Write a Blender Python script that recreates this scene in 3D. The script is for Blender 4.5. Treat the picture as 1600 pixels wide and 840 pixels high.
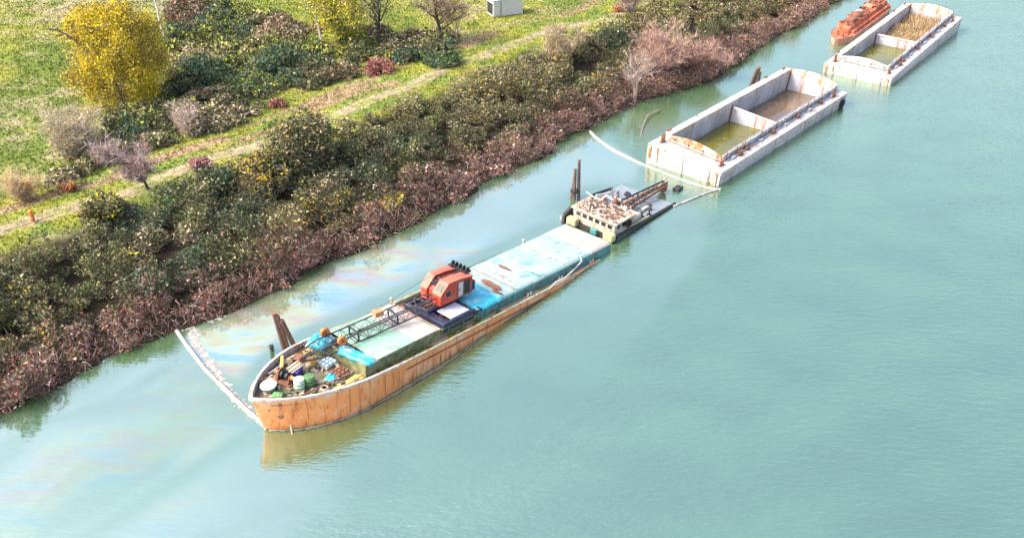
import bpy, math, random
import numpy as np
from mathutils import Vector, Matrix, Euler

for o in list(bpy.data.objects):
    bpy.data.objects.remove(o)
scene = bpy.context.scene
COL = scene.collection
R = math.radians

# ------------------------------------------------------------------ camera, sky, sun, exposure
cam_d = bpy.data.cameras.new('camera')
cam_d.sensor_width = 36.0
cam_d.lens = 33.75
cam_d.clip_start = 0.5
cam_d.clip_end = 3000
cam = bpy.data.objects.new('camera', cam_d)
COL.objects.link(cam)
cam.location = (0, 0, 43.6)
cam.rotation_euler = (R(90 - 31.2), 0, 0)
scene.camera = cam

SUN_EL, SUN_AZ = 46.0, 256.0          # azimuth measured clockwise from +Y (away from the camera)
world = bpy.data.worlds.new('World')
scene.world = world
world.use_nodes = True
wn = world.node_tree
sky = wn.nodes.new('ShaderNodeTexSky')
sky.sky_type = 'NISHITA'
sky.sun_disc = False
sky.sun_elevation = R(SUN_EL)
sky.sun_rotation = R(SUN_AZ)
sky.air_density = 1.0
sky.dust_density = 6.0
sky.ozone_density = 1.0
bg = wn.nodes['Background']
bg.inputs['Strength'].default_value = 0.15
wn.links.new(sky.outputs[0], bg.inputs['Color'])

sun_d = bpy.data.lights.new('sun', 'SUN')
sun_d.energy = 1.0
sun_d.angle = R(14)
sun_d.color = (1.0, 0.95, 0.87)
sun = bpy.data.objects.new('sun', sun_d)
COL.objects.link(sun)
_az, _el = R(SUN_AZ), R(SUN_EL)
to_sun = Vector((math.sin(_az) * math.cos(_el), math.cos(_az) * math.cos(_el), math.sin(_el)))
sun.rotation_euler = (-to_sun).to_track_quat('-Z', 'Y').to_euler()
sun.location = (-60, 0, 80)

vs = scene.view_settings
vs.view_transform = 'Standard'
vs.look = 'None'
vs.gamma = 1.0
vs.use_curve_mapping = False
vs.exposure = 1.72

# ------------------------------------------------------------------ helpers
class MB:
    def __init__(s):
        s.v = []; s.f = []
    def add(s, vv, ff):
        n = len(s.v)
        s.v += [tuple(v) for v in vv]
        s.f += [tuple(i + n for i in f) for f in ff]
        return s
    def b(s, x0, x1, y0, y1, z0, z1):
        vv = [(x0,y0,z0),(x1,y0,z0),(x1,y1,z0),(x0,y1,z0),(x0,y0,z1),(x1,y0,z1),(x1,y1,z1),(x0,y1,z1)]
        return s.add(vv, [(3,2,1,0),(4,5,6,7),(0,1,5,4),(1,2,6,5),(2,3,7,6),(3,0,4,7)])
    def ob(s, c, size, rot=(0,0,0)):
        m = Euler(rot).to_matrix(); c = Vector(c); h = Vector(size) / 2
        vv = []
        for dz in (-1,1):
            for dx, dy in ((-1,-1),(1,-1),(1,1),(-1,1)):
                vv.append(c + m @ Vector((dx*h.x, dy*h.y, dz*h.z)))
        return s.add(vv, [(3,2,1,0),(4,5,6,7),(0,1,5,4),(1,2,6,5),(2,3,7,6),(3,0,4,7)])
    def path(s, pts, r, n=6, r1=None):
        pts = [Vector(p) for p in pts]; k = len(pts)
        if r1 is None: r1 = r
        rings = []
        for i, p in enumerate(pts):
            d = (pts[min(i+1,k-1)] - pts[max(i-1,0)]).normalized()
            a = d.orthogonal().normalized() if abs(d.z) > .95 else d.cross(Vector((0,0,1))).normalized()
            b2 = d.cross(a)
            rr = r + (r1 - r) * i / max(k-1,1)
            rings.append([p + (a*math.cos(2*math.pi*j/n) + b2*math.sin(2*math.pi*j/n))*rr for j in range(n)])
        vv = [q for ring in rings for q in ring]
        ff = []
        for i in range(k-1):
            for j in range(n):
                j2 = (j+1) % n
                ff.append((i*n+j, i*n+j2, (i+1)*n+j2, (i+1)*n+j))
        ff.append(tuple(range(n-1,-1,-1))); ff.append(tuple((k-1)*n+j for j in range(n)))
        return s.add(vv, ff)
    def cyl(s, p0, p1, r, n=12, r1=None):
        return s.path([p0, p1], r, n, r1)
    def lathe(s, prof, n=16, m=Matrix()):
        vv = []; ff = []
        for (r, z) in prof:
            for j in range(n):
                a = 2*math.pi*j/n
                vv.append(m @ Vector((r*math.cos(a), r*math.sin(a), z)))
        for i in range(len(prof)-1):
            for j in range(n):
                j2 = (j+1) % n
                ff.append((i*n+j, i*n+j2, (i+1)*n+j2, (i+1)*n+j))
        ff.append(tuple(range(n-1,-1,-1))); ff.append(tuple((len(prof)-1)*n+j for j in range(n)))
        return s.add(vv, ff)
    def prism(s, pts, y0, y1):            # outline in x,z swept along y
        n = len(pts)
        vv = [(p[0], y0, p[1]) for p in pts] + [(p[0], y1, p[1]) for p in pts]
        ff = [tuple(range(n)), tuple(range(2*n-1, n-1, -1))]
        for i in range(n):
            j = (i+1) % n
            ff.append((j, i, n+i, n+j))
        return s.add(vv, ff)
    def build(s, name, m, parent=None, smooth=False, bevel=0.0):
        me = bpy.data.meshes.new(name)
        me.from_pydata(s.v, [], s.f)
        me.update()
        me.materials.append(m)
        if smooth:
            me.polygons.foreach_set('use_smooth', [True]*len(me.polygons))
        o = bpy.data.objects.new(name, me)
        COL.objects.link(o)
        if parent is not None: o.parent = parent
        if bevel:
            bm = o.modifiers.new('bevel', 'BEVEL'); bm.width = bevel; bm.segments = 1; bm.limit_method = 'ANGLE'
        return o

def tag(o, label, cat, group=None, kind=None):
    if label: o['label'] = label
    if cat: o['category'] = cat
    if group: o['group'] = group
    if kind: o['kind'] = kind
    return o
def thing(name, label, cat, M, group=None):
    o = bpy.data.objects.new(name, None)
    o.empty_display_size = 0.3
    COL.objects.link(o)
    o.matrix_world = M if isinstance(M, Matrix) else Matrix.Translation(Vector(M))
    return tag(o, label, cat, group)
def place(o, M):
    o.matrix_world = M
    return o

rng = np.random.default_rng(7)
random.seed(5)

# value noise used for laying out vegetation, ground cover and surface films
def _h(i, j, seed):
    n = (i.astype(np.int64)*374761393 + j.astype(np.int64)*668265263 + seed*1442695041) & 0x7fffffff
    n = ((n ^ (n >> 13)) * 1274126177) & 0x7fffffff
    return ((n ^ (n >> 16)) & 0xffff) / 65535.0
def vnoise(x, y, seed=0):
    x = np.asarray(x, float); y = np.asarray(y, float)
    i = np.floor(x).astype(np.int64); j = np.floor(y).astype(np.int64)
    fx = x - i; fy = y - j
    fx = fx*fx*(3-2*fx); fy = fy*fy*(3-2*fy)
    a = _h(i,j,seed)*(1-fx) + _h(i+1,j,seed)*fx
    b = _h(i,j+1,seed)*(1-fx) + _h(i+1,j+1,seed)*fx
    return a*(1-fy) + b*fy
def fbm(x, y, seed=0, o=4):
    s = 0; w = 0.5; t = 0
    for k in range(o):
        s = s + w*vnoise(x*2**k, y*2**k, seed+k*17); t += w; w *= .5
    return s/t
def sstep(a, b, x):
    t = np.clip((x-a)/(b-a), 0, 1); return t*t*(3-2*t)

# ------------------------------------------------------------------ materials
def new_mat(name):
    m = bpy.data.materials.new(name); m.use_nodes = True
    nt = m.node_tree
    return m, nt, nt.nodes['Principled BSDF']
def lk(nt, a, b): nt.links.new(a, b)
def nnode(nt, typ, **kw):
    n = nt.nodes.new(typ)
    for k, v in kw.items(): setattr(n, k, v)
    return n
def noise(nt, vec, scale, detail=4, rough=.55, mapscale=None, rot=None):
    if mapscale is not None or rot is not None:
        mp = nnode(nt, 'ShaderNodeMapping')
        mp.inputs['Scale'].default_value = mapscale or (1,1,1)
        mp.inputs['Rotation'].default_value = rot or (0,0,0)
        lk(nt, vec, mp.inputs['Vector']); vec = mp.outputs[0]
    n = nnode(nt, 'ShaderNodeTexNoise')
    n.inputs['Scale'].default_value = scale; n.inputs['Detail'].default_value = detail; n.inputs['Roughness'].default_value = rough
    lk(nt, vec, n.inputs['Vector'])
    return n.outputs['Fac']
def maprange(nt, x, a, b, c=0.0, d=1.0):
    n = nnode(nt, 'ShaderNodeMapRange')
    for i, v in enumerate((a,b,c,d)): n.inputs[i+1].default_value = v
    lk(nt, x, n.inputs[0]); return n.outputs[0]
def mixc(nt, fac, a, b, blend='MIX'):
    n = nnode(nt, 'ShaderNodeMix', data_type='RGBA', blend_type=blend)
    if isinstance(fac, (int, float)): n.inputs[0].default_value = fac
    else: lk(nt, fac, n.inputs[0])
    for i, c in ((6,a),(7,b)):
        if isinstance(c, (tuple, list)): n.inputs[i].default_value = (*c[:3], 1)
        else: lk(nt, c, n.inputs[i])
    return n.outputs[2]
def math_n(nt, op, a, b=None):
    n = nnode(nt, 'ShaderNodeMath', operation=op)
    for i, c in enumerate((a,b)):
        if c is None: continue
        if isinstance(c, (int,float)): n.inputs[i].default_value = c
        else: lk(nt, c, n.inputs[i])
    return n.outputs[0]

def paint(name, col, rough=.6, var=.25, scale=1.5, layers=(), metal=0.0, bump=.15, bscale=12):
    """weathered paint: layers = (colour, noise scale, threshold lo, hi, stretch xyz)"""
    col = tuple(v*.85 for v in col)
    layers = [(tuple(v*.85 for v in l[0]),) + tuple(l[1:]) for l in layers]
    m, nt, p = new_mat(name)
    tc = nnode(nt, 'ShaderNodeTexCoord').outputs['Object']
    n0 = noise(nt, tc, scale, 6, .6)
    dk = tuple(c*(1-var) for c in col); lt = tuple(min(1, c*(1+var)) for c in col)
    c = mixc(nt, maprange(nt, n0, .3, .7), dk, lt)
    for k, (lc, ls, lo, hi, st) in enumerate(layers):
        nn = noise(nt, tc, ls, 7, .65, mapscale=st, rot=(.3*k, .2*k, 0) if st == (1,1,1) else None)
        c = mixc(nt, maprange(nt, nn, lo, hi), c, lc)
    lk(nt, c, p.inputs['Base Color'])
    p.inputs['Roughness'].default_value = rough
    p.inputs['Metallic'].default_value = metal
    if bump:
        bn = nnode(nt, 'ShaderNodeBump'); bn.inputs['Strength'].default_value = bump; bn.inputs['Distance'].default_value = .05
        lk(nt, noise(nt, tc, bscale, 5), bn.inputs['Height']); lk(nt, bn.outputs[0], p.inputs['Normal'])
    return m
U = (1,1,1)
RUST = (.22, .085, .035); DRUST = (.09, .035, .02)
M = {}
M['orange'] = paint('orange_hull_paint', (.86,.31,.095), .6, .08, .5, [((.88,.43,.21),.35,.46,.64,U),((.50,.15,.05),.8,.53,.64,(2.4,2.4,.30)),((.13,.05,.03),1.0,.625,.665,(3.4,3.4,.22)),((.30,.11,.045),2.6,.61,.66,(3,3,.35)),((.10,.05,.03),.9,.70,.73,U),((.70,.48,.34),1.7,.58,.66,U)])
M['rim'] = paint('flaking_white_rail_paint', (.56,.50,.45), .7, .12, 1.2, [((.42,.27,.18),1.6,.50,.62,U),((.14,.08,.05),2.6,.60,.66,U)])
M['midrim'] = paint('mossy_rail_paint', (.36,.36,.26), .75, .2, 1.5, [((.50,.24,.11),1.1,.50,.60,U),((.14,.14,.06),2.0,.56,.66,U)])
M['deck'] = paint('rusty_deck', (.21,.165,.13), .85, .3, 1.4, [((.10,.12,.04),.8,.48,.58,U),((.29,.24,.20),1.5,.55,.7,U),(DRUST,1.9,.60,.70,U)])
M['sidedeck'] = paint('pinkish_side_deck', (.50,.30,.24), .85, .25, 1.2, [((.24,.24,.10),.45,.46,.6,(1,1,1)),((.45,.42,.38),1.6,.58,.7,U),(DRUST,2.2,.62,.7,U)])
M['coam_green'] = paint('dark_green_coaming', (.15,.17,.07), .8, .3, 1.5, [((.27,.25,.13),1.5,.46,.6,U),(RUST,1.8,.62,.72,U)])
M['coam_turq'] = paint('turquoise_coaming', (.08,.27,.28), .65, .2, 1.2, [((.20,.34,.32),1.2,.50,.66,U),(RUST,1.5,.56,.64,U),((.12,.13,.07),1.0,.56,.66,U)])
M['panel_green'] = paint('pale_green_hatch', (.26,.46,.35), .7, .10, .6, [((.42,.48,.40),.5,.46,.62,U),((.17,.33,.25),.9,.58,.70,U),((.48,.40,.32),1.4,.66,.74,U)])
M['panel_pink'] = paint('whitish_hatch', (.50,.46,.43), .7, .08, .8, [((.52,.32,.24),.6,.56,.70,U),((.50,.62,.54),.45,.58,.7,U),(RUST,1.5,.68,.75,U)])
M['panel_pale'] = paint('pale_aqua_tarpaulin', (.27,.385,.385), .65, .08, .7, [((.36,.40,.39),.5,.42,.60,U),((.12,.33,.36),.7,.55,.65,U),((.32,.16,.09),.55,.62,.68,(1,.4,1)),((.17,.26,.25),2.0,.57,.68,(.4,1,1)),((.24,.17,.12),5,.62,.68,U)], bump=.35, bscale=2.5)
M['panel_grey'] = paint('bare_grey_hatch', (.42,.37,.33), .8, .15, 1.0, [((.10,.52,.58),.7,.60,.70,(.5,1,1)),((.36,.29,.25),1.6,.55,.7,U),((.66,.66,.62),1.2,.60,.7,U)])
M['tarp'] = paint('bright_turquoise_tarpaulin', (.03,.40,.55), .45, .18, 1.2, [((.30,.58,.62),.9,.50,.64,U),((.02,.28,.44),1.4,.60,.7,U)], bump=.5, bscale=3)
M['navy'] = paint('dark_navy_steel', (.022,.028,.065), .6, .3, 2, [((.10,.10,.15),1.6,.55,.7,U),(DRUST,2,.64,.72,U)])
M['lilac'] = paint('pale_lilac_plate', (.42,.43,.51), .6, .08, 1.5, [((.42,.40,.46),1.5,.6,.72,U)])
M['crane'] = paint('faded_red_orange_paint', (.52,.050,.028), .55, .14, 1.0, [((.70,.20,.13),.9,.55,.72,U),(DRUST,2.2,.68,.74,U)])
M['crane_roof'] = paint('sun_bleached_orange_paint', (.58,.17,.11), .65, .10, 1.2, [((.60,.12,.06),1.2,.5,.65,U),(RUST,2.0,.64,.72,U)])
M['black'] = paint('oily_black_steel', (.025,.023,.028), .6, .4, 3, [(DRUST,2.5,.6,.7,U)])
M['boom'] = paint('dark_boom_steel', (.06,.055,.065), .6, .3, 3, [((.20,.11,.07),2.0,.56,.68,U)])
M['rust'] = paint('rusty_steel', (.24,.10,.055), .85, .35, 2.5, [(DRUST,2.5,.52,.64,U),((.36,.20,.12),1.7,.6,.7,U)])
M['white'] = paint('worn_white_paint', (.56,.55,.54), .6, .06, 1.2, [((.55,.40,.30),1.8,.62,.72,U),(RUST,2.6,.68,.73,U)])
M['barge'] = paint('chalky_white_barge_paint', (.58,.565,.555), .7, .07, .35, [((.40,.365,.345),.5,.46,.64,U),((.44,.34,.26),1.4,.54,.64,(1.4,1.4,.25)),((.50,.24,.09),.9,.55,.62,(1.8,1.8,.3)),(RUST,1.5,.60,.65,U),((.20,.15,.13),3.0,.64,.70,U)])
M['barge_top'] = paint('scuffed_white_deck_paint', (.50,.48,.465), .75, .08, .6, [((.36,.32,.30),.9,.48,.60,U),((.40,.21,.12),1.5,.59,.67,U),((.20,.18,.18),2.4,.62,.69,U)])
M['barge_in'] = paint('blue_shaded_hold_paint', (.46,.475,.53), .6, .06, .3, [((.34,.33,.35),.5,.48,.62,(1,1,.3)),((.38,.22,.14),1.3,.61,.67,(1,1,.3))])  # bluish shade inside the holds put into the base colour; streaks are stains
M['orangerust'] = paint('orange_rust', (.50,.17,.05), .85, .2, 1.6, [((.52,.44,.37),.9,.46,.56,U),(RUST,1.5,.58,.68,U)])
M['wood'] = paint('weathered_piling_wood', (.13,.09,.078), .9, .35, 3, [((.09,.055,.045),2,.5,.65,(3,3,.4)),((.36,.24,.21),2.6,.6,.72,(3,3,.4))], bump=.5)
M['boomfloat'] = paint('dirty_white_boom', (.40,.375,.36), .7, .1, 1.0, [((.50,.45,.42),1.2,.55,.68,U)])
M['scumline'] = paint('grey_scum_boom', (.25,.225,.205), .8, .2, 1.0, [((.12,.10,.085),1.2,.5,.62,U)])
M['foam'] = paint('scummy_foam', (.38,.36,.335), .8, .08, 1.5, [((.24,.24,.21),2.0,.46,.6,U)], bump=.4)
M['rope'] = paint('white_hose', (.55,.52,.51), .7, .1, 2)
M['green'] = paint('green_barrel_paint', (.10,.22,.08), .55, .2, 2, [((.18,.28,.14),2,.55,.7,U)])
M['palegreen'] = paint('pale_green_barrel_paint', (.45,.62,.48), .5, .12, 2, [((.3,.45,.33),2,.6,.7,U)])
M['violet'] = paint('blue_violet_plastic', (.07,.05,.30), .45, .2, 2)
M['yellow'] = paint('faded_yellow_timber', (.72,.43,.12), .75, .18, 2, [((.5,.27,.10),2.2,.56,.7,U)])
M['plank'] = paint('orange_brown_board', (.62,.27,.14), .8, .15, 2, [((.42,.19,.10),2,.55,.7,U)])
M['sheave'] = paint('orange_sheave_paint', (.66,.19,.05), .6, .2, 2, [(RUST,2,.58,.68,U)])
M['cream'] = paint('cream_board', (.50,.40,.31), .8, .12, 2, [((.5,.36,.27),2,.58,.7,U)])
M['bluewhite'] = paint('pale_blue_plastic', (.52,.68,.78), .55, .1, 3, [((.30,.55,.68),2,.56,.68,U)])
M['roofrust'] = paint('flaking_cabin_roof', (.48,.37,.28), .85, .15, 2, [((.36,.19,.14),1.5,.48,.60,U),((.58,.52,.43),2.4,.56,.66,U),((.20,.12,.09),3,.64,.7,U)])
M['cabin'] = paint('cream_cabin_paint', (.46,.44,.38), .7, .12, 1.5, [((.36,.31,.19),1.3,.52,.64,U),((.34,.20,.13),1.6,.58,.66,(2,2,.4)),(DRUST,2.5,.62,.68,U)])
M['olive'] = paint('algae_stained_fender', (.50,.48,.24), .8, .2, 2, [((.22,.22,.09),2,.55,.68,U)])
M['sunk'] = paint('submerged_lilac_deck', (.24,.27,.31), .4, .1, .8, [((.18,.26,.27),.8,.48,.62,U),((.33,.33,.37),1.2,.56,.68,U),(RUST,2,.62,.7,U)])
M['rubber'] = paint('black_rubber', (.02,.02,.022), .8, .3, 4)
M['orangeboat'] = paint('rusted_orange_lead_paint', (.58,.14,.07), .8, .25, 1.4, [((.66,.28,.17),1.0,.52,.66,U),(RUST,1.4,.52,.60,U),(DRUST,2.2,.56,.64,U)])
M['greyhull'] = paint('grey_boat_hull', (.55,.53,.50), .7, .12, 1.2, [(RUST,1.6,.62,.72,U)])
M['dark_glass'] = paint('dark_glass', (.03,.035,.045), .12, .2, 2, bump=0)
M['container'] = paint('white_container_steel', (.62,.62,.62), .5, .04, 1)
M['marker'] = paint('signal_orange', (.85,.20,.03), .5, .1, 3, bump=0)
M['bark_dark'] = paint('dark_bark', (.07,.055,.045), .95, .3, 4, [((.13,.11,.08),3,.55,.68,(2,2,.4))], bump=.5)
M['bark_grey'] = paint('grey_bark', (.28,.22,.19), .95, .3, 4, [((.14,.11,.09),3,.55,.68,(2,2,.4))], bump=.5)
M['bark_pale'] = paint('pale_bark', (.62,.56,.52), .9, .15, 4, [((.35,.30,.27),3,.6,.7,(2,2,.6))], bump=.4)

def leaf_mat(name, trans=.25):
    m, nt, p = new_mat(name)
    at = nnode(nt, 'ShaderNodeAttribute', attribute_name='Col').outputs['Color']
    lk(nt, at, p.inputs['Base Color'])
    p.inputs['Roughness'].default_value = .75
    p.inputs['Specular IOR Level'].default_value = .25
    tr = nnode(nt, 'ShaderNodeBsdfTranslucent')  # light through thin leaves
    trans = trans*.55; lk(nt, at, tr.inputs['Color'])
    mx = nnode(nt, 'ShaderNodeMixShader'); mx.inputs[0].default_value = trans
    lk(nt, p.outputs[0], mx.inputs[1]); lk(nt, tr.outputs[0], mx.inputs[2])
    lk(nt, mx.outputs[0], nt.nodes['Material Output'].inputs['Surface'])
    return m
M['leaf'] = leaf_mat('foliage')

# ground: zone colours live in the attribute, the shader adds fine mottling and relief
m, nt, p = new_mat('meadow_and_soil')
tc = nnode(nt, 'ShaderNodeTexCoord').outputs['Object']
at = nnode(nt, 'ShaderNodeAttribute', attribute_name='Col').outputs['Color']
n1 = noise(nt, tc, 1.1, 6, .65); n2 = noise(nt, tc, 4.5, 5, .6)
c = mixc(nt, maprange(nt, n1, .35, .68), mixc(nt, 1.0, at, (.55,.60,.55), 'MULTIPLY'), mixc(nt, 1.0, at, (1.25,1.18,1.1), 'MULTIPLY'))
c = mixc(nt, maprange(nt, n2, .55, .75, 0, .6), c, mixc(nt, 1.0, at, (.45,.5,.4), 'MULTIPLY'))
lk(nt, c, p.inputs['Base Color']); p.inputs['Roughness'].default_value = .95; p.inputs['Specular IOR Level'].default_value = .1
bn = nnode(nt, 'ShaderNodeBump'); bn.inputs['Strength'].default_value = .8; bn.inputs['Distance'].default_value = .25
lk(nt, n2, bn.inputs['Height']); lk(nt, bn.outputs[0], p.inputs['Normal'])
M['ground'] = m

# water: turbid green body under a reflecting surface; an oil film calms and tints it, painted sky sheen pales the far side
def water_mat(name, body, film=True, ior=4.3, ripple=1.15):
    m, nt, p = new_mat(name)
    pos = nnode(nt, 'ShaderNodeNewGeometry').outputs['Position']
    p.inputs['Roughness'].default_value = .06
    p.inputs['IOR'].default_value = ior
    r1 = noise(nt, pos, 1.0, 3, .5, mapscale=(.8, 2.6, 1), rot=(0,0,R(18)))
    r2 = noise(nt, pos, 1.0, 2, .5, mapscale=(2.2, 6.0, 1), rot=(0,0,R(12)))
    r3 = noise(nt, pos, 1.0, 2, .5, mapscale=(.13, .22, 1), rot=(0,0,R(40)))
    hh = math_n(nt, 'ADD', math_n(nt, 'MULTIPLY', r1, .6), math_n(nt, 'MULTIPLY', r2, .28))
    bn = nnode(nt, 'ShaderNodeBump'); bn.inputs['Distance'].default_value = .10
    lk(nt, hh, bn.inputs['Height']); lk(nt, bn.outputs[0], p.inputs['Normal'])
    c = mixc(nt, maprange(nt, r3, .35, .65), tuple(x*.88 for x in body), tuple(x*1.12 for x in body))
    if film:
        sep = nnode(nt, 'ShaderNodeSeparateColor')
        lk(nt, nnode(nt, 'ShaderNodeAttribute', attribute_name='FilmSky').outputs['Color'], sep.inputs[0])
        f, ir, calm = sep.outputs[0], sep.outputs[1], sep.outputs[2]
        # thin oil film: bands of interference colour
        sw = noise(nt, pos, 1.0, 4, .6, mapscale=(.10, .30, 1), rot=(0,0,R(-42)))
        rampn = nnode(nt, 'ShaderNodeValToRGB')
        el = rampn.color_ramp.elements
        el[0].position = .30; el[0].color = (.35,.68,1.0,1)
        el[1].position = .72; el[1].color = (.80,.68,1.0,1)
        for pp, cc in ((.40,(.55,.85,1.0,1)),(.47,(.92,.98,.80,1)),(.53,(1.0,.86,.52,1)),(.59,(1.0,.64,.68,1)),(.65,(.66,.88,.95,1))):
            e = el.new(pp); e.color = cc
        lk(nt, sw, rampn.inputs[0])
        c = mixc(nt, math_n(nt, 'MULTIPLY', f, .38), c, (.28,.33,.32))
        tint = mixc(nt, ir, (.93,1,.95), rampn.outputs[0])
        lk(nt, tint, p.inputs['Specular Tint'])
        c = mixc(nt, math_n(nt, 'MULTIPLY', ir, .30), c, mixc(nt, 1.0, rampn.outputs[0], (.5,.5,.5), 'MULTIPLY'))
        lk(nt, maprange(nt, calm, 0, 1, ripple, .05), bn.inputs['Strength'])
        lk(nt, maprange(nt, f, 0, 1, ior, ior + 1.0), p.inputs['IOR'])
    else:
        bn.inputs['Strength'].default_value = .04
        sc_ = maprange(nt, noise(nt, pos, .7, 6, .65), .52, .66)
        c = mixc(nt, math_n(nt, 'MULTIPLY', sc_, .55), c, tuple(x*1.6 for x in body))
        lk(nt, maprange(nt, sc_, 0, 1, .05, .45), p.inputs['Roughness'])
    lk(nt, c, p.inputs['Base Color'])
    return m
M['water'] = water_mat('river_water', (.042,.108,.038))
M['pool'] = water_mat('stagnant_hold_water', (.105,.098,.010), film=False, ior=1.75)

# ------------------------------------------------------------------ river bank line
BANK = np.array([(-150,-60),(-95,-4),(-60,29.5),(-36.14, 52.81, 0)[:2],(-31.16, 57.65, 0)[:2],(-26.67, 62.68, 0)[:2],(-20.05, 68.64, 0)[:2],(-11.85, 77.48, 0)[:2],(-2.63, 88.72, 0)[:2],(3.51, 96.64, 0)[:2],(8.99, 102.87, 0)[:2],(15.77, 111.87, 0)[:2],(25.63, 118.60, 0)[:2],(34.20, 131.40, 0)[:2],(51.34, 153.65, 0)[:2],(75,188),(120,260),(200,400)], float)
seg = np.r_[0, np.cumsum(np.hypot(*np.diff(BANK, axis=0).T))]
UU = np.arange(0, seg[-1], 1.0)
BX = np.interp(UU, seg, BANK[:,0]); BY = np.interp(UU, seg, BANK[:,1])
ker = np.hanning(13); ker /= ker.sum()
def _sm(a): return np.convolve(np.pad(a, 6, mode='reflect', reflect_type='odd'), ker, 'valid')
BXs, BYs = _sm(BX), _sm(BY)
TX, TY = np.gradient(BXs), np.gradient(BYs)
_l = np.hypot(TX, TY); TX /= _l; TY /= _l
_of = (fbm(UU*.16, UU*0+.3, 7)-.5)*2.6                      # uneven waterline
BXs, BYs = BXs - TY*_of, BYs + TX*_of
TX, TY = _sm(TX), _sm(TY); _l = np.hypot(TX, TY); TX /= _l; TY /= _l
def bank_pt(u, d):
    x = np.interp(u, UU, BXs); y = np.interp(u, UU, BYs)
    return x - np.interp(u, UU, TY)*d, y + np.interp(u, UU, TX)*d
def bank_ud(x, y):
    x = np.asarray(x, float).ravel(); y = np.asarray(y, float).ravel()
    d = np.empty(len(x)); u = np.empty(len(x))
    for a in range(0, len(x), 20000):
        xs = x[a:a+20000, None]; ys = y[a:a+20000, None]
        q = (xs-BXs)**2 + (ys-BYs)**2
        k = q.argmin(1)
        dx = x[a:a+20000]-BXs[k]; dy = y[a:a+20000]-BYs[k]
        d[a:a+20000] = np.sqrt(q[np.arange(len(k)),k]) * np.sign(-dx*TY[k] + dy*TX[k])
        u[a:a+20000] = UU[k]
    return u, d
def gz(u, d):
    z = np.interp(d, [-60,-6,-1,0,2,12,16,20,27,60,600],[-4,-2.5,-.6,.1,.9,3.2,4.0,4.05,3.4,3.2,3.2])
    return z + np.where(d > 1, (fbm(u*.08, d*.1, 3)-.5)*.5, 0)
def ground_z(x, y):
    u, d = bank_ud(x, y); return gz(u, d)

def in_poly(x, y, poly):
    poly = np.asarray(poly)[:, :2]; r = np.zeros(len(x), bool); n = len(poly)
    for i in range(n):
        x0,y0 = poly[i]; x1,y1 = poly[(i+1)%n]
        c = ((y0 > y) != (y1 > y)) & (x < (x1-x0)*(y-y0)/(y1-y0+1e-12)+x0)
        r ^= c
    return r
def poly_sd(x, y, poly):                  # signed distance, positive inside
    p = np.asarray(poly)[:, :2]; dm = np.full(len(x), 1e9); n = len(p)
    for i in range(n):
        dm = np.minimum(dm, seg_d(x, y, p[i], p[(i+1)%n]))
    return np.where(in_poly(x, y, poly), dm, -dm)
def seg_d(x, y, a, b):
    ax, ay = a[:2]; bx, by = b[:2]
    t = np.clip(((x-ax)*(bx-ax)+(y-ay)*(by-ay))/((bx-ax)**2+(by-ay)**2), 0, 1)
    return np.hypot(x-ax-t*(bx-ax), y-ay-t*(by-ay))
def line_d(x, y, pts):
    dm = np.full(len(x), 1e9)
    for a, b in zip(pts[:-1], pts[1:]): dm = np.minimum(dm, seg_d(x, y, a, b))
    return dm

def grid_mesh(name, xs, ys, zf, m, colf=None, attr='Col', keep=None):
    X, Y = np.meshgrid(xs, ys); nx, ny = len(xs), len(ys)
    x = X.ravel(); y = Y.ravel(); z = zf(x, y)
    i = np.arange(nx*ny).reshape(ny, nx)
    q = np.stack([i[:-1,:-1], i[:-1,1:], i[1:,1:], i[1:,:-1]], -1).reshape(-1,4)
    if keep is not None:
        k = keep(x, y); q = q[k[q].any(1)]
    me = bpy.data.meshes.new(name)
    me.vertices.add(len(x)); me.vertices.foreach_set('co', np.stack([x,y,z],-1).astype(np.float32).ravel())
    me.loops.add(q.size); me.loops.foreach_set('vertex_index', q.astype(np.int32).ravel())
    me.polygons.add(len(q)); me.polygons.foreach_set('loop_start', np.arange(0, q.size, 4, dtype=np.int32))
    me.update(calc_edges=True)
    me.polygons.foreach_set('use_smooth', np.ones(len(q), bool))
    if colf is not None:
        c = np.ones((len(x), 4), np.float32); c[:, :3] = colf(x, y)
        a = me.color_attributes.new(attr, 'FLOAT_COLOR', 'POINT'); a.data.foreach_set('color', c.ravel())
    me.materials.append(m)
    o = bpy.data.objects.new(name, me); COL.objects.link(o)
    return o

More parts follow.
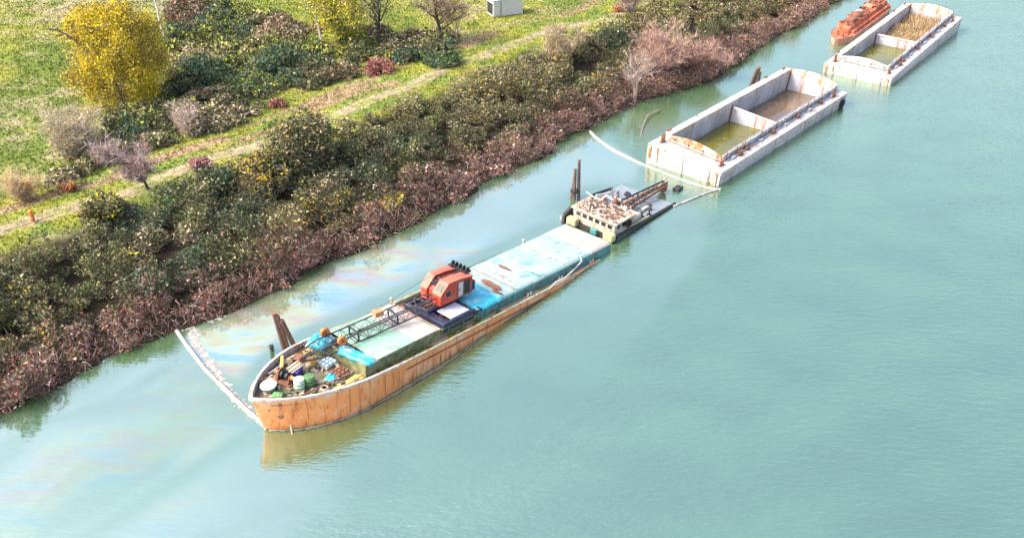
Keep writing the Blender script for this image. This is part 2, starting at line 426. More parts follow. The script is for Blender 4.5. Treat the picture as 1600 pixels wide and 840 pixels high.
# ------------------------------------------------------------------ ground, path
LAWN_POLY = None
PATH_D0, PATH_D1 = 17.3, 18.7
def ground_col(x, y):
    u, d = bank_ud(x, y)
    n1 = fbm(x*.09, y*.09, 11); n2 = fbm(x*.35, y*.35, 23); n3 = fbm(x*.05, y*.05, 31)
    green = np.array((.175,.235,.050)); ygreen = np.array((.34,.35,.065)); straw = np.array((.50,.44,.27)); soil = np.array((.038,.030,.022)); pinkish = np.array((.42,.28,.20))
    def mx(a, b, t): return a + (b-a)*t[:,None]
    green, ygreen, straw, pinkish = green*.8, ygreen*.8, straw*.72, pinkish*.8
    c = np.tile(green, (len(x),1))
    c = mx(c, ygreen, sstep(.40,.62,n1*.6+n2*.4))
    c = mx(c, straw, sstep(.46,.68,n3*.35+n2*.4+fbm(x*1.1,y*1.1,37,3)*.25)*.95)
    # verge beside the path
    verge = sstep(14,16,d)*(1-sstep(23,27,d))
    vc = mx(np.tile(ygreen,(len(x),1)), np.tile(green*1.25,(len(x),1)), sstep(.42,.6,n2))
    vc = mx(vc, np.tile(pinkish,(len(x),1)), sstep(.52,.66,fbm(u*.12, d*.5, 41))*.8)
    c = mx(c, vc, verge)
    c = mx(c, np.tile(soil,(len(x),1)), 1-sstep(13,15.5,d+2*(n2-.5)))
    wob = (fbm(u*.06, d*0+.5, 51)-.5)*1.6
    pd = d - wob
    pth = sstep(PATH_D0-.5,PATH_D0+.1,pd)*(1-sstep(PATH_D1-.1,PATH_D1+.5,pd))*sstep(.34,.50,n2+.12)
    c = mx(c, np.tile(np.array((.36,.31,.20)),(len(x),1)), pth*.9)
    return c
def spaced(a, b, h, far, n=14):
    core = np.arange(a, b+h*.5, h)
    g = (np.linspace(0,1,n)[1:]**2)*(far)
    return np.r_[(a-g)[::-1], core, b+g]
gr = grid_mesh('ground', spaced(-95,62,.6,500), spaced(45,175,.6,450), ground_z, M['ground'], ground_col, keep=lambda x, y: bank_ud(x, y)[1] > -12)
tag(gr, None, None, kind='structure')

# worn path along the top of the bank, its edges eaten by grass
pu = np.arange(60, UU[-1]-60, .5); nw = 7
pw = (fbm(pu*.06, pu*0+.5, 51)-.5)*1.6
PX, PY, PZ = [], [], []
for k in range(nw):
    f_ = k/(nw-1)
    dd_ = PATH_D0 + pw + (PATH_D1-PATH_D0)*f_ + (fbm(pu*.5, pu*0+k*9.0, 53)-.5)*(1.0 if k in (0,nw-1) else .2)
    xx_, yy_ = bank_pt(pu, dd_); PX.append(xx_); PY.append(yy_); PZ.append(gz(pu, dd_)+.05-(.12 if k in (0,nw-1) else 0))
pv = np.stack([np.array(PX), np.array(PY), np.array(PZ)], -1)
npu = len(pu)
me = bpy.data.meshes.new('path')
me.from_pydata([tuple(q) for q in pv.reshape(-1,3)], [], [(k*npu+i, k*npu+i+1, (k+1)*npu+i+1, (k+1)*npu+i) for k in range(nw-1) for i in range(npu-1)])
cq = np.ones((nw*npu,4), np.float32)
nq = fbm(pv[...,0].ravel()*.6, pv[...,1].ravel()*.6, 55)[:,None]
cq[:,:3] = np.array((.36,.29,.20))*(.75+.5*nq) + (np.array((.20,.22,.05))-np.array((.36,.29,.20)))*sstep(.44,.60,nq)*.85
a_ = me.color_attributes.new('Col', 'FLOAT_COLOR', 'POINT'); a_.data.foreach_set('color', cq.ravel())
me.materials.append(M['ground'])
po = bpy.data.objects.new('path', me); COL.objects.link(po); tag(po, None, None, kind='structure')

# ------------------------------------------------------------------ water
FILM_MAIN = [(15.71, 84.71, 0), (18.11, 83.89, 0), (19.03, 81.23, 0), (18.04, 77.00, 0), (15.51, 71.45, 0), (11.75, 64.77, 0), (7.39, 57.26, 0), (3.09, 50.89, 0), (-1.03, 46.07, 0), (-4.75, 42.97, 0), (-9.28, 41.39, 0), (-13.47, 45.19, 0), (-17.15, 45.19, 0), (-27.10, 52.81, 0), (-34.60, 49.45, 0), (-41.39, 54.24, 0), (-36.14, 52.81, 0), (-26.67, 62.68, 0), (-19.99, 68.34, 0), (-11.81, 77.12, 0), (-2.62, 88.42, 0), (3.50, 96.31, 0), (8.97, 102.50, 0), (14.34, 93.35, 0)]
LEFT_FILM = [(-41.17, 48.81, 0), (-36.14, 52.81, 0), (-31.16, 57.65, 0), (-26.67, 62.68, 0), (-16.75, 50.89, 0), (-14.27, 49.45, 0), (-12.25, 45.19, 0), (-12.47, 39.88, 0), (-15.20, 37.06, 0), (-34.74, 37.06, 0)]
DARK_STREAK = [(-15.31, 51.43, 0), (-17.76, 49.58, 0), (-19.82, 47.56, 0), (-21.88, 44.91, 0), (-24.04, 42.70, 0), (-26.09, 40.88, 0), (-28.31, 38.92, 0)]
DARK_STREAK2 = [(-21.04, 52.11, 0), (-24.16, 50.62, 0), (-26.82, 49.45, 0), (-29.46, 46.36, 0), (-31.25, 42.97, 0)]
def film_sky_f(x, y):
    u, d = bank_ud(x, y)
    wx = x + (fbm(x*.08, y*.08, 57)-.5)*9; wy = y + (fbm(x*.08+7, y*.08, 59)-.5)*9
    along = (wx*.70 + wy*.72); across = (-wx*.72 + wy*.70)
    wn_ = fbm(along*.045, across*.20, 61); w2 = fbm(along*.12, across*.5, 67)
    wob = (fbm(x*.25, y*.25, 71)-.5)*1.2
    main = sstep(-.3, .8, poly_sd(x, y, FILM_MAIN)+wob*1.2)
    left = sstep(-2.5, 3.0, poly_sd(x, y, LEFT_FILM)+wob*4)
    f = main*(.12+.28*wn_)*sstep(48,74,y)
    fl = left*(.02+.58*sstep(.34,.68,wn_)*(.5+.5*w2))
    f = np.maximum(f, fl)
    f = f*(1-.92*np.exp(-(line_d(wx*.35+x*.65, wy*.35+y*.65, DARK_STREAK)/(.75+.9*w2))**2))
    f = f*(1-.5*np.exp(-(line_d(wx*.5+x*.5, wy*.5+y*.5, DARK_STREAK2)/(.35+.5*w2))**2))
    inner = sstep(-.6, 1.2, poly_sd(x, y, INNER)+wob)
    f = np.maximum(f, inner*(.35+.65*sstep(.3,.65,wn_)))
    f = f + sstep(70,165,y+x*.25)*.55  # brighter sky reflection painted into the far and right water, no oil there
    ir = inner*sstep(.30,.55,fbm(along*.05, across*.16, 83))
    ir = np.maximum(ir, left*sstep(.48,.66,fbm(along*.07, across*.25, 89))*.28)
    # shallow margins under the bank keep their own green
    edge = np.exp(-np.clip(-d-.2,0,50)/1.1)*sstep(.3,.6,fbm(u*.3, d*.3, 91))
    f = f*(1-edge); ir = ir*(1-edge)
    calm = np.clip(np.maximum(np.maximum(main*.42, left*.8), inner), 0, 1)
    calm = np.maximum(calm, sstep(-14,-2,d)*.8)
    return np.stack([np.clip(f,0,1), np.clip(ir,0,1), calm], -1)
INNER = [(-26.03, 62.23, 0), (-19.99, 68.34, 0), (-11.81, 77.12, 0), (-2.62, 88.42, 0), (3.50, 96.31, 0), (9.19, 102.50, 0), (14.34, 93.35, 0), (13.10, 88.42, 0), (6.47, 86.97, 0), (4.92, 81.49, 0), (-3.44, 74.21, 0), (-12.63, 65.90, 0), (-18.02, 61.36, 0), (-19.90, 55.72, 0), (-22.42, 57.26, 0)]
wt = grid_mesh('water', spaced(-60,92,.5,700), spaced(36,172,.5,700), lambda x, y: np.zeros(len(x)), M['water'], film_sky_f, attr='FilmSky')
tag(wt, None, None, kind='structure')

# ------------------------------------------------------------------ vegetation
def tri_object(name, V3, C3, parent=None, m=None):
    """V3: (n,3,3) triangles, C3: (n,3) colour of each triangle"""
    n = len(V3)
    me = bpy.data.meshes.new(name)
    me.vertices.add(3*n); me.vertices.foreach_set('co', V3.astype(np.float32).ravel())
    me.loops.add(3*n); me.loops.foreach_set('vertex_index', np.arange(3*n, dtype=np.int32))
    me.polygons.add(n); me.polygons.foreach_set('loop_start', np.arange(0, 3*n, 3, dtype=np.int32))
    me.update(calc_edges=True)
    c = np.ones((3*n, 4), np.float32); c[:, :3] = np.repeat(np.clip(C3,0,1), 3, axis=0)
    a = me.color_attributes.new('Col', 'FLOAT_COLOR', 'POINT'); a.data.foreach_set('color', c.ravel())
    me.materials.append(m or M['leaf'])
    o = bpy.data.objects.new(name, me); COL.objects.link(o)
    if parent is not None: o.parent = parent
    return o
def unit(v): return v/np.maximum(np.linalg.norm(v, axis=-1, keepdims=True), 1e-9)
def leaf_tris(C, size, aspect=.6, up=0.0):
    n = len(C)
    a = unit(rng.normal(size=(n,3)) + np.array((0,0,up))); b = unit(np.cross(a, rng.normal(size=(n,3))))
    s = np.asarray(size)*np.ones(n)
    s = s[:,None]
    return np.stack([C + a*s*.62, C - a*s*.38 + b*s*aspect*.5, C - a*s*.38 - b*s*aspect*.5], 1)
def twig_tris(A, B, w):
    d = B-A; s = unit(np.cross(d, rng.normal(size=d.shape)))*(np.asarray(w)*np.ones(len(A)))[:,None]
    return np.stack([A-s, A+s, B], 1)
PAL = dict(
 dark=(.075,.085,.042), green=(.13,.155,.062), olive=(.24,.22,.085), teal=(.075,.15,.10), tan=(.56,.45,.31), pink=(.52,.31,.26),
 red=(.36,.10,.08), mauve=(.43,.28,.31), yellow=(.80,.60,.02), gold=(.72,.44,.05), straw=(.74,.64,.40), brown=(.21,.145,.105), grey=(.48,.43,.41), lime=(.38,.50,.06), orange=(.68,.30,.10))
def pick(weights, n):
    ks = list(weights); w = np.array([weights[k] for k in ks], float); w /= w.sum()
    c = np.array([PAL[k] for k in ks])[rng.choice(len(ks), n, p=w)]
    return .85*c*rng.uniform(.5,1.5,(n,1))*rng.uniform(.92,1.08,(n,3))

def mounds(cent, rad, hgt, nleaf, size, ntwig, tw_len, wleaf, wtwig, tw_w=.03, bright=None):
    """leafy mounds: cent (k,3) base points, rad (k), hgt (k). wleaf/wtwig: list of weight dicts per mound"""
    k = len(cent)
    V, C = [], []
    lob = 5
    la = rng.uniform(0, 2*np.pi, (k,lob)); lr = rng.uniform(.15,.65,(k,lob)); lz = rng.uniform(.25,.75,(k,lob)); ls = rng.uniform(.35,.6,(k,lob))
    for i in range(k):
        n = int(nleaf[i])
        if n:
            li = rng.integers(0, lob, n)
            dr = unit(rng.normal(size=(n,3)) + np.array((0,0,.35)))
            rr = ls[i,li]*rng.uniform(.62,1.08,n)**.6
            q = np.stack([np.cos(la[i,li])*lr[i,li], np.sin(la[i,li])*lr[i,li], lz[i,li]],-1)
            q = q + dr*rr[:,None]*np.array((1,1,.75))
            pos = cent[i] + q*np.array((rad[i],rad[i],hgt[i]))
            pos[:,2] = np.maximum(pos[:,2], cent[i][2]*.5+.05)
            V.append(leaf_tris(pos, size*rng.uniform(.45,1.0,n)*rng.choice([1,1,1.5,2.0],n), .75, .2))
            C.append(pick(wleaf[i], n)*(1 if bright is None else bright[i]))
        n = int(ntwig[i])
        if n:
            li = rng.integers(0, lob, n)
            dr = unit(rng.normal(size=(n,3))*np.array((1,1,.7)) + np.array((0,0,.8)))
            st = np.stack([np.cos(la[i,li])*lr[i,li], np.sin(la[i,li])*lr[i,li], lz[i,li]*.5],-1)*.7
            a = cent[i] + st*np.array((rad[i],rad[i],hgt[i]))
            b_ = a + dr*np.array((rad[i],rad[i],hgt[i]*.85))*rng.uniform(.55,1.1,(n,1))*tw_len
            V.append(twig_tris(a, b_, tw_w*rng.uniform(.6,1.4,n))); C.append(pick(wtwig[i], n))
    return np.concatenate(V), np.concatenate(C)

# --- bramble thicket of the bank and the dry fringe at the waterline
u0, _ = bank_ud([-42.0],[47.0]); u1, _ = bank_ud([62.0],[168.0])
u0, u1 = u0[0], u1[0]
K = 1450
bu = rng.uniform(u0, u1, K); bd = rng.uniform(.1, 15.5, K)
keep = (bd < 15.2 + 1.5*(vnoise(bu*.12, bu*0, 5)-.5)) & ~((bd > 13) & (vnoise(bu*.1, bd*0+3, 8) > .52))
bu, bd = bu[keep], bd[keep]; K = len(bu)
x, y = bank_pt(bu, bd); z = gz(bu, bd)
cen = np.stack([x,y,z-.15],-1)
rad = rng.uniform(.6,1.9,K)*(.75+.7*vnoise(bu*.1,bd*.2,9)); hg = rad*rng.uniform(.65,1.6,K)*(1-.35*sstep(11,15,bd))
wl, wt_ = [], []
ze = fbm(bu*.09, bd*0, 19)*1.6-.1; zn = fbm(bu*.07, bd*.22, 13); zn2 = fbm(bu*.05+9, bd*.1, 15)
rx, ry = cen[:,0], cen[:,1]
SPEC = [dict(dark=1.1,green=.75,olive=.2,tan=.09,brown=.12), dict(dark=.5,green=.9,olive=.45,tan=.12,lime=.08), dict(dark=.6,teal=.7,green=.6,tan=.08), dict(dark=.6,green=.45,tan=.28,straw=.06,olive=.35,brown=.25), dict(dark=.6,green=.4,olive=.5,gold=.10,yellow=.05,tan=.2,brown=.1)]
spn = fbm(bu*.13+3, bd*.22, 29)
br = rng.uniform(.5,1.25,K)
for i in range(K):
    q = spn[i] + rng.normal(0,.05)
    w = dict(SPEC[2 if q < .37 else (0 if q < .50 else (1 if q < .59 else (3 if q < .66 else 4)))])
    lowd = 1-min(1,max(0,(bd[i]-.2-2.4*ze[i])/3.0))
    if lowd > 0:
        for kk in w: w[kk] *= 1-.7*lowd
        w['red'] = .40*lowd; w['pink'] = .40*lowd; w['mauve'] = .28*lowd; w['brown'] = w.get('brown',0)+.5*lowd; w['dark'] = w.get('dark',0)+.2*lowd
    if bd[i] > 12.5: w['lime'] = .35; w['tan'] = w.get('tan',0)+.2; w['pink'] = .15
    wl.append(w)
    wt_.append(dict(tan=.5, grey=.2, pink=.15+.7*lowd, brown=.3, straw=.2, red=.3*lowd, mauve=.2*lowd))
fr_ = bd < .8+3.4*fbm(bu*.11, bd*0+2, 27)*1.3
dens = 520
def part_m(sel):
    ii = np.where(sel)[0]
    area = rad[ii]**2
    return mounds(cen[ii], rad[ii], hg[ii], dens*area*np.where(fr_[ii], .95, 1.0)*.40+60, .17, np.where(fr_[ii], 85, 75)*area*.6+16, np.where(fr_[ii],1.0,.95).mean(), [wl[i] for i in ii], [wt_[i] for i in ii], .015, br[ii])
v_, c_ = part_m(~fr_)
o = tri_object('bramble_thicket', v_, c_)
tag(o, 'dense dark green bramble thicket covering the slope between path and water', 'thicket', kind='stuff')
v_, c_ = part_m(fr_)
# roots and dead stems hanging over the water
nn = 15000
uu = rng.uniform(u0, u1, nn); dd = rng.uniform(-.2, 2.6, nn)*rng.uniform(.3,1,nn)
hx, hy = bank_pt(uu, dd); hz = np.maximum(gz(uu, dd), .0)+rng.uniform(.1,1.3,nn)*sstep(-.3,.8,dd)
A_ = np.stack([hx,hy,hz],-1)
ex, ey = bank_pt(uu+rng.normal(0,.35,nn), dd-rng.uniform(-.5,.8,nn))
B_ = np.stack([ex,ey,np.maximum(hz+rng.uniform(-.8,.9,nn),.03)],-1)
v_ = np.concatenate([v_, twig_tris(A_,B_,.017*rng.uniform(.6,1.5,nn))]); c_ = np.concatenate([c_, pick(dict(pink=.5,red=.3,tan=.4,brown=.5,mauve=.3,grey=.2), nn)])
o = tri_object('dry_scrub_fringe', v_, c_)
tag(o, 'reddish brown dry scrub hanging over the water along the bank', 'scrub', kind='stuff')

# --- undergrowth behind the path
UNDER = [(-41.55, 79.13, 3.6), (-40.08, 83.90, 3.6), (-36.52, 89.13, 3.6), (-33.10, 91.86, 3.6), (-28.95, 95.24, 3.6), (-26.75, 102.50, 3.5), (-18.55, 111.28, 3.5), (-11.09, 114.54, 3.4), (-6.22, 121.16, 3.4), (-8.70, 128.16, 3.4), (-17.20, 126.48, 3.4), (-28.57, 132.21, 3.4), (-36.83, 137.12, 3.4), (-45.69, 146.14, 3.4), (-51.72, 146.14, 3.4), (-46.10, 125.93, 3.4), (-40.78, 111.11, 3.4), (-39.86, 102.76, 3.4), (-42.57, 98.04, 3.4), (-43.92, 87.26, 3.4)]
up = np.array(UNDER)[:, :2]
n = 1500
x = rng.uniform(up[:,0].min(), up[:,0].max(), n); y = rng.uniform(up[:,1].min(), up[:,1].max(), n)
k = in_poly(x, y, UNDER) & (fbm(x*.12, y*.12, 101) > .33)
x, y = x[k][:560], y[k][:560]
uu, dd = bank_ud(x, y)
k = dd > 21.5
x, y, uu, dd = x[k], y[k], uu[k], dd[k]
z = gz(uu, dd)
cen = np.stack([x,y,z-.15],-1); k = len(x)
rad = rng.uniform(.9,2.1,k); hg = rad*rng.uniform(.6,1.1,k)
zn = fbm(x*.07, y*.07, 111); zt = fbm(x*.1+5, y*.1, 117)
wl = []; wt_ = []
for i in range(k):
    w = dict(dark=.6, green=.6, olive=.15, tan=.10)
    if zn[i] > .52: w['teal'] = .9
    elif zn[i] < .43: w['tan'] = .55; w['olive'] = .4; w['pink'] = .2; w['straw'] = .15
    if zt[i] > .58: w['brown'] = .7; w['red'] = .2; w['pink'] = .25; w['teal'] = 0
    if zt[i] < .40: w['lime'] = .35; w['yellow'] = .08
    wl.append(w); wt_.append(dict(tan=.5,grey=.3,brown=.4,pink=.2))
v_, c_ = mounds(cen, rad, hg, 330*rad**2*.42+40, .26, 26*rad**2*.6+6, 1.0, wl, wt_, .028)
o = tri_object('undergrowth', v_, c_)
tag(o, 'dark green and brown undergrowth behind the path, right of the yellow tree', 'undergrowth', kind='stuff')

# --- grass tufts on meadow and verges
n = 150000
x = rng.uniform(-78, 30, n); y = rng.uniform(66, 170, n)
uu, dd = bank_ud(x, y)
k = (dd > 14.2) & ~((dd > PATH_D0-.2) & (dd < PATH_D1+.2) & (rng.uniform(size=n) > .15)) & (np.abs(x) < (y*.62+12))
x, y, uu, dd = x[k], y[k], uu[k], dd[k]; n = len(x)
base = ground_col(x, y)*.95*rng.uniform(.7,1.35,(n,1))
z = gz(uu, dd)
P0 = np.stack([x,y,z],-1)
P1 = P0 + np.stack([rng.normal(0,.14,n), rng.normal(0,.14,n), rng.uniform(.06,.30,n)],-1)
o = tri_object('meadow_grass', twig_tris(P0, P1, rng.uniform(.05,.13,n)), base)
tag(o, 'short green and straw coloured grass of the meadow and path verge', 'grass', kind='stuff')

# --- single trees and shrubs
def branch_skel(h, r0, spread, levels, nb, lean=(0,0), up=.55, first=.25):
    """returns list of (p0,p1,r0,r1,level) segments in local space"""
    segs = []
    def grow(p, d, L, r, lev):
        q = p; k = 3 if lev == 0 else 2
        pts = [p]
        for s_ in range(k):
            d = (d + Vector((random.gauss(0,.13), random.gauss(0,.13), random.gauss(0,.06)))).normalized()
            nq = q + d*(L/k)
            segs.append((q, nq, r*(1-.55*s_/k), r*(1-.55*(s_+1)/k), lev))
            q = nq; pts.append(q)
        if lev < levels:
            m_ = nb[lev]
            for b_ in range(m_):
                t = first + (1-first)*(b_+random.random()*.8)/m_ if lev == 0 else random.uniform(.3,1)
                i_ = min(int(t*k), k-1); f_ = t*k-i_
                sp = pts[i_].lerp(pts[i_+1], min(f_,1))
                az = random.uniform(0, 2*math.pi)
                side = Vector((math.cos(az), math.sin(az), 0))
                nd = (d*up + side*spread + Vector((0,0,.15))).normalized()
                grow(sp, nd, L*random.uniform(.42,.62), r*.42, lev+1)
    grow(Vector((0,0,-.2)), Vector((lean[0],lean[1],1)).normalized(), h, r0, 0)
    return segs
def seg_mesh(segs, maxlev=9, nmin=4):
    mb = MB()
    for (a, b_, r0, r1, lev) in segs:
        if lev <= maxlev: mb.path([a, b_], max(r0,.012), 6 if lev == 0 else nmin, max(r1,.01))
    return mb
def tree(name, label, base, h, r0, bark, spread=.8, levels=2, nb=(9,5,4), lean=(0,0), first=.25, twigs=0, twl=.9, twc=None, tww=.018, leaves=0, lsize=.2, lc=None, stems=1, group=None, cat='tree', crown_name='crown', droop=0.0, rot=0.0, lscat=.45):
    gzv = float(ground_z([base[0]],[base[1]])[0])
    t = thing(name, label, cat, (base[0], base[1], gzv-.05), group)
    segs = []
    for s_ in range(stems):
        ln = lean if stems == 1 else (lean[0]+random.uniform(-.45,.45), lean[1]+random.uniform(-.45,.45))
        segs += branch_skel(h*(1 if s_ == 0 else random.uniform(.6,.95)), r0, spread, levels, nb, ln, first=first)
    seg_mesh([s for s in segs if s[4] == 0]).build('trunk', M[bark], t)
    lim = [s for s in segs if s[4] > 0]
    if lim: seg_mesh(lim, nmin=3).build('limbs', M[bark], t)
    end = [s for s in segs if s[4] >= max(1, levels-1)] or segs
    A_ = np.array([tuple(s[0]) for s in end]); B_ = np.array([tuple(s[1]) for s in end])
    V, C = [], []
    if twigs:
        i = rng.integers(0, len(end), twigs); f_ = rng.uniform(0,1,(twigs,1))
        a = A_[i]*(1-f_)+B_[i]*f_
        d = unit(unit(B_[i]-A_[i])*.7 + rng.normal(size=(twigs,3))*.6 + np.array((0,0,.25-droop)))
        V.append(twig_tris(a, a+d*twl*rng.uniform(.4,1.2,(twigs,1)), tww*rng.uniform(.6,1.4,twigs))); C.append(pick(twc, twigs))
    if leaves:
        i = rng.integers(0, len(end), leaves); f_ = rng.uniform(0,1,(leaves,1))
        a = A_[i]*(1-f_)+B_[i]*f_ + rng.normal(size=(leaves,3))*lscat
        a[:,2] -= droop*rng.uniform(0,1.5,leaves); a[:,2] = np.maximum(a[:,2], .1)
        V.append(leaf_tris(a, lsize*rng.uniform(.6,1.4,leaves), .7)); C.append(pick(lc, leaves))
    if V: tri_object(crown_name, np.concatenate(V), np.concatenate(C), t)
    return t
def shrub(name, label, base, rx, hz, nleaf, lsize, wleaf, ntwig=200, wtwig=None, cat='shrub', group=None, nm=5, flat=1.0):
    gzv = float(ground_z([base[0]],[base[1]])[0])
    t = thing(name, label, cat, (base[0], base[1], gzv), group)
    a = rng.uniform(0,2*np.pi,nm); r_ = rng.uniform(.2,.62,nm)*rx
    cen = np.stack([np.cos(a)*r_, np.sin(a)*r_*flat, np.full(nm,-.1)],-1); cen[0] = (0,0,-.05)
    rad = rng.uniform(.45,.62,nm)*rx; hg = hz*rng.uniform(.7,1.1,nm)
    v_, c_ = mounds(cen, rad, hg, np.full(nm, nleaf//nm), lsize, np.full(nm, ntwig//nm), 1.0, [wleaf]*nm, [wtwig or dict(tan=.5,brown=.5)]*nm, .025)
    tri_object('foliage', v_, c_, t)
    st = MB()
    for j in range(7):
        an = random.uniform(0,6.28); rr = rx*random.uniform(.2,.55)
        st.path([(math.cos(an)*.1, math.sin(an)*.1, -.1), (math.cos(an)*rr*.5, math.sin(an)*rr*.5, hz*.35), (math.cos(an)*rr, math.sin(an)*rr, hz*.7)], .05, 4, .015)
    st.build('stems', M['bark_grey'], t)
    return t

# the yellow willow: trunk, limbs and hanging leafy strands
base = (-44.03, 103.01, 3.3)
gzv = float(ground_z([base[0]],[base[1]])[0])
wil = thing('willow_tree', 'large round yellow autumn tree standing on the meadow', 'tree', (base[0], base[1], gzv))
segs = branch_skel(8.5, .42, .85, 2, (13,6,4), first=.12)
seg_mesh([s for s in segs if s[4] == 0]).build('trunk', M['bark_grey'], wil)
seg_mesh([s for s in segs if s[4] > 0], nmin=3).build('limbs', M['bark_grey'], wil)
ncl = 260
th = rng.uniform(0, 2*np.pi, ncl); ph = np.arccos(rng.uniform(-.9, 1, ncl)); rr = rng.uniform(.45,1.0,ncl)**.45*(.80+.42*fbm(th*1.2+3, ph*1.4, 137))
sp_ = np.where(np.cos(ph) < 0, np.maximum(np.sin(ph), .82), np.sin(ph))
cc = np.stack([sp_*np.cos(th)*5.0*rr, sp_*np.sin(th)*5.0*rr, 6.0+np.cos(ph)*5.3*rr],-1)
gap = fbm(th*2.2, ph*2.6, 131) > .39
cc = cc[gap]; ncl = len(cc)
V, C = [], []
per = 380
for i in range(ncl):
    q = cc[i] + rng.normal(size=(per,3))*np.array((.46,.46,.42))*rng.uniform(.7,1.3)
    q[:,2] -= rng.exponential(.55, per)
    q[:,2] = np.maximum(q[:,2], .15)
    V.append(leaf_tris(q, .18*rng.uniform(.6,1.4,per), .6, -.3))
    w = dict(yellow=.95, gold=.25, olive=.28, lime=.22, brown=.04)
    if rng.uniform() < .3: w = dict(yellow=.35, gold=.25, olive=.7, green=.2, brown=.15)
    C.append(pick(w, per))
tri_object('crown', np.concatenate(V), np.concatenate(C), wil)

tree('bare_tree', 'small bare tree with dark forked trunk and mauve grey crown beside the path', (-33.52, 79.51, 4), 4.6, .16, 'bark_dark', .75, 2, (9,6,4), (-.22,.0), .35, twigs=4200, twl=1.0, twc=dict(mauve=.5,grey=.6,pink=.3,tan=.25), tww=.02, stems=2)
tree('bare_bush', 'wide pale leafless bush on the meadow below the yellow tree', (-42.91, 87.74, 3.6), 4.2, .10, 'bark_grey', .9, 2, (9,6,4), (0,0), .05, twigs=8500, twl=1.3, twc=dict(grey=.5,tan=.5,straw=.35,olive=.25), tww=.02, stems=7, cat='bush', leaves=1500, lsize=.2, lc=dict(olive=.6,yellow=.2,tan=.3))
tree('birch_tree', 'slender bare tree with white bark right of the yellow tree', (-44.31, 121.16, 3.4), 9.5, .14, 'bark_pale', .5, 2, (7,4,3), (-.05,.05), .4, twigs=1200, twl=.9, twc=dict(grey=.7,mauve=.3,tan=.2))
tree('poplar_tree', 'thin tree with sparse yellow green leaves behind the undergrowth', (-21.23, 121.67, 3.4), 8.5, .20, 'bark_dark', .55, 2, (12,6,4), (0,0), .12, twigs=2500, twl=.9, twc=dict(tan=.5,grey=.5,brown=.2), leaves=14000, lsize=.24, lc=dict(yellow=.6,lime=.7,olive=.4,tan=.2), droop=.9, lscat=.75)
tree('poplar_tree', 'pale bare trunked tree left of the yellow green poplar', (-25.18, 124.30, 3.4), 8.5, .17, 'bark_pale', .5, 2, (9,5,4), (-.04,0), .3, twigs=2600, twl=.9, twc=dict(grey=.6,tan=.6,straw=.3), leaves=900, lsize=.2, lc=dict(yellow=.6,olive=.4))
tree('ivy_tree', 'bare tree with dark ivy clad trunk at the top middle', (-17.21, 122.19, 3.4), 8.5, .24, 'bark_dark', .6, 2, (10,5,4), (0,0), .3, twigs=2400, twl=.9, twc=dict(brown=.5,tan=.5,pink=.3), leaves=1100, lsize=.2, lc=dict(dark=.7,green=.4,brown=.3), lscat=.35)
tree('ivy_tree', 'spreading bare tree with black trunk left of the white container', (-9.22, 122.71, 3.4), 6.8, .28, 'bark_dark', .8, 2, (12,6,4), (0,0), .3, twigs=4600, twl=1.0, twc=dict(tan=.6,brown=.4,pink=.3,grey=.3), leaves=900, lsize=.2, lc=dict(tan=.5,olive=.4,brown=.3))
tree('young_tree', 'small ochre twigged tree beside the white container', (-6.95, 124.30, 3.4), 5.5, .09, 'bark_grey', .6, 2, (9,5,3), (0,0), .25, twigs=1900, twl=.9, twc=dict(tan=.5,gold=.35,straw=.4), leaves=600, lsize=.2, lc=dict(gold=.5,tan=.5,yellow=.3))
tree('bare_bush', 'tan leafless bush growing at the edge of the path right of the container', (5.28, 116.37, 4), 4.2, .09, 'bark_grey', .55, 2, (9,6,4), (0,0), .05, twigs=4200, twl=1.1, twc=dict(tan=.6,straw=.4,olive=.3,pink=.2), tww=.02, stems=5, cat='bush', leaves=600, lsize=.2, lc=dict(olive=.6,yellow=.3))
tree('dead_tree', 'grey dead tree with split trunk at the edge of the water', (15.00, 111.34, 1.2), 4.6, .20, 'bark_grey', .65, 2, (6,4,3), (.02,.05), .35, twigs=900, twl=1.0, twc=dict(grey=.5,pink=.4,tan=.4), stems=3)
tree('bare_bush', 'large pinkish leafless willow bush behind the dead tree', (18.81, 117.97, 1.6), 5.4, .10, 'bark_grey', .95, 2, (10,7,4), (0,0), .08, twigs=9500, twl=1.35, twc=dict(pink=.7,tan=.5,mauve=.3,red=.15), tww=.02, stems=7, cat='bush')
tree('bare_bush', 'pinkish leafless bush leaning over the water left of the long barges', (25.48, 120.80, 1.2), 3.4, .08, 'bark_grey', .95, 2, (9,6,4), (.2,-.2), .05, twigs=6000, twl=1.2, twc=dict(pink=.7,tan=.5,mauve=.3,red=.25), tww=.02, stems=6, cat='bush')
tree('bare_bush', 'grey pink leafless bush at the top edge beside the path', (16.82, 135.41, 3.9), 4.5, .09, 'bark_grey', .8, 2, (9,6,4), (0,0), .05, twigs=3800, twl=1.1, twc=dict(pink=.4,tan=.5,grey=.4), tww=.02, stems=5, cat='bush')
tree('bare_bush', 'ochre leafless bush at the left edge beside the path', (-44.08, 77.33, 3.8), 2.6, .06, 'bark_grey', .8, 2, (8,5,4), (0,0), .05, twigs=3200, twl=.9, twc=dict(tan=.6,straw=.4,gold=.25,orange=.15), tww=.018, stems=6, cat='bush')
tree('bare_bush', 'pale bare shrub between the undergrowth and the path', (-33.49, 93.29, 3.7), 2.8, .06, 'bark_pale', .8, 2, (8,5,4), (0,0), .05, twigs=2400, twl=.9, twc=dict(grey=.6,pink=.35,straw=.3), tww=.018, stems=5, cat='bush')

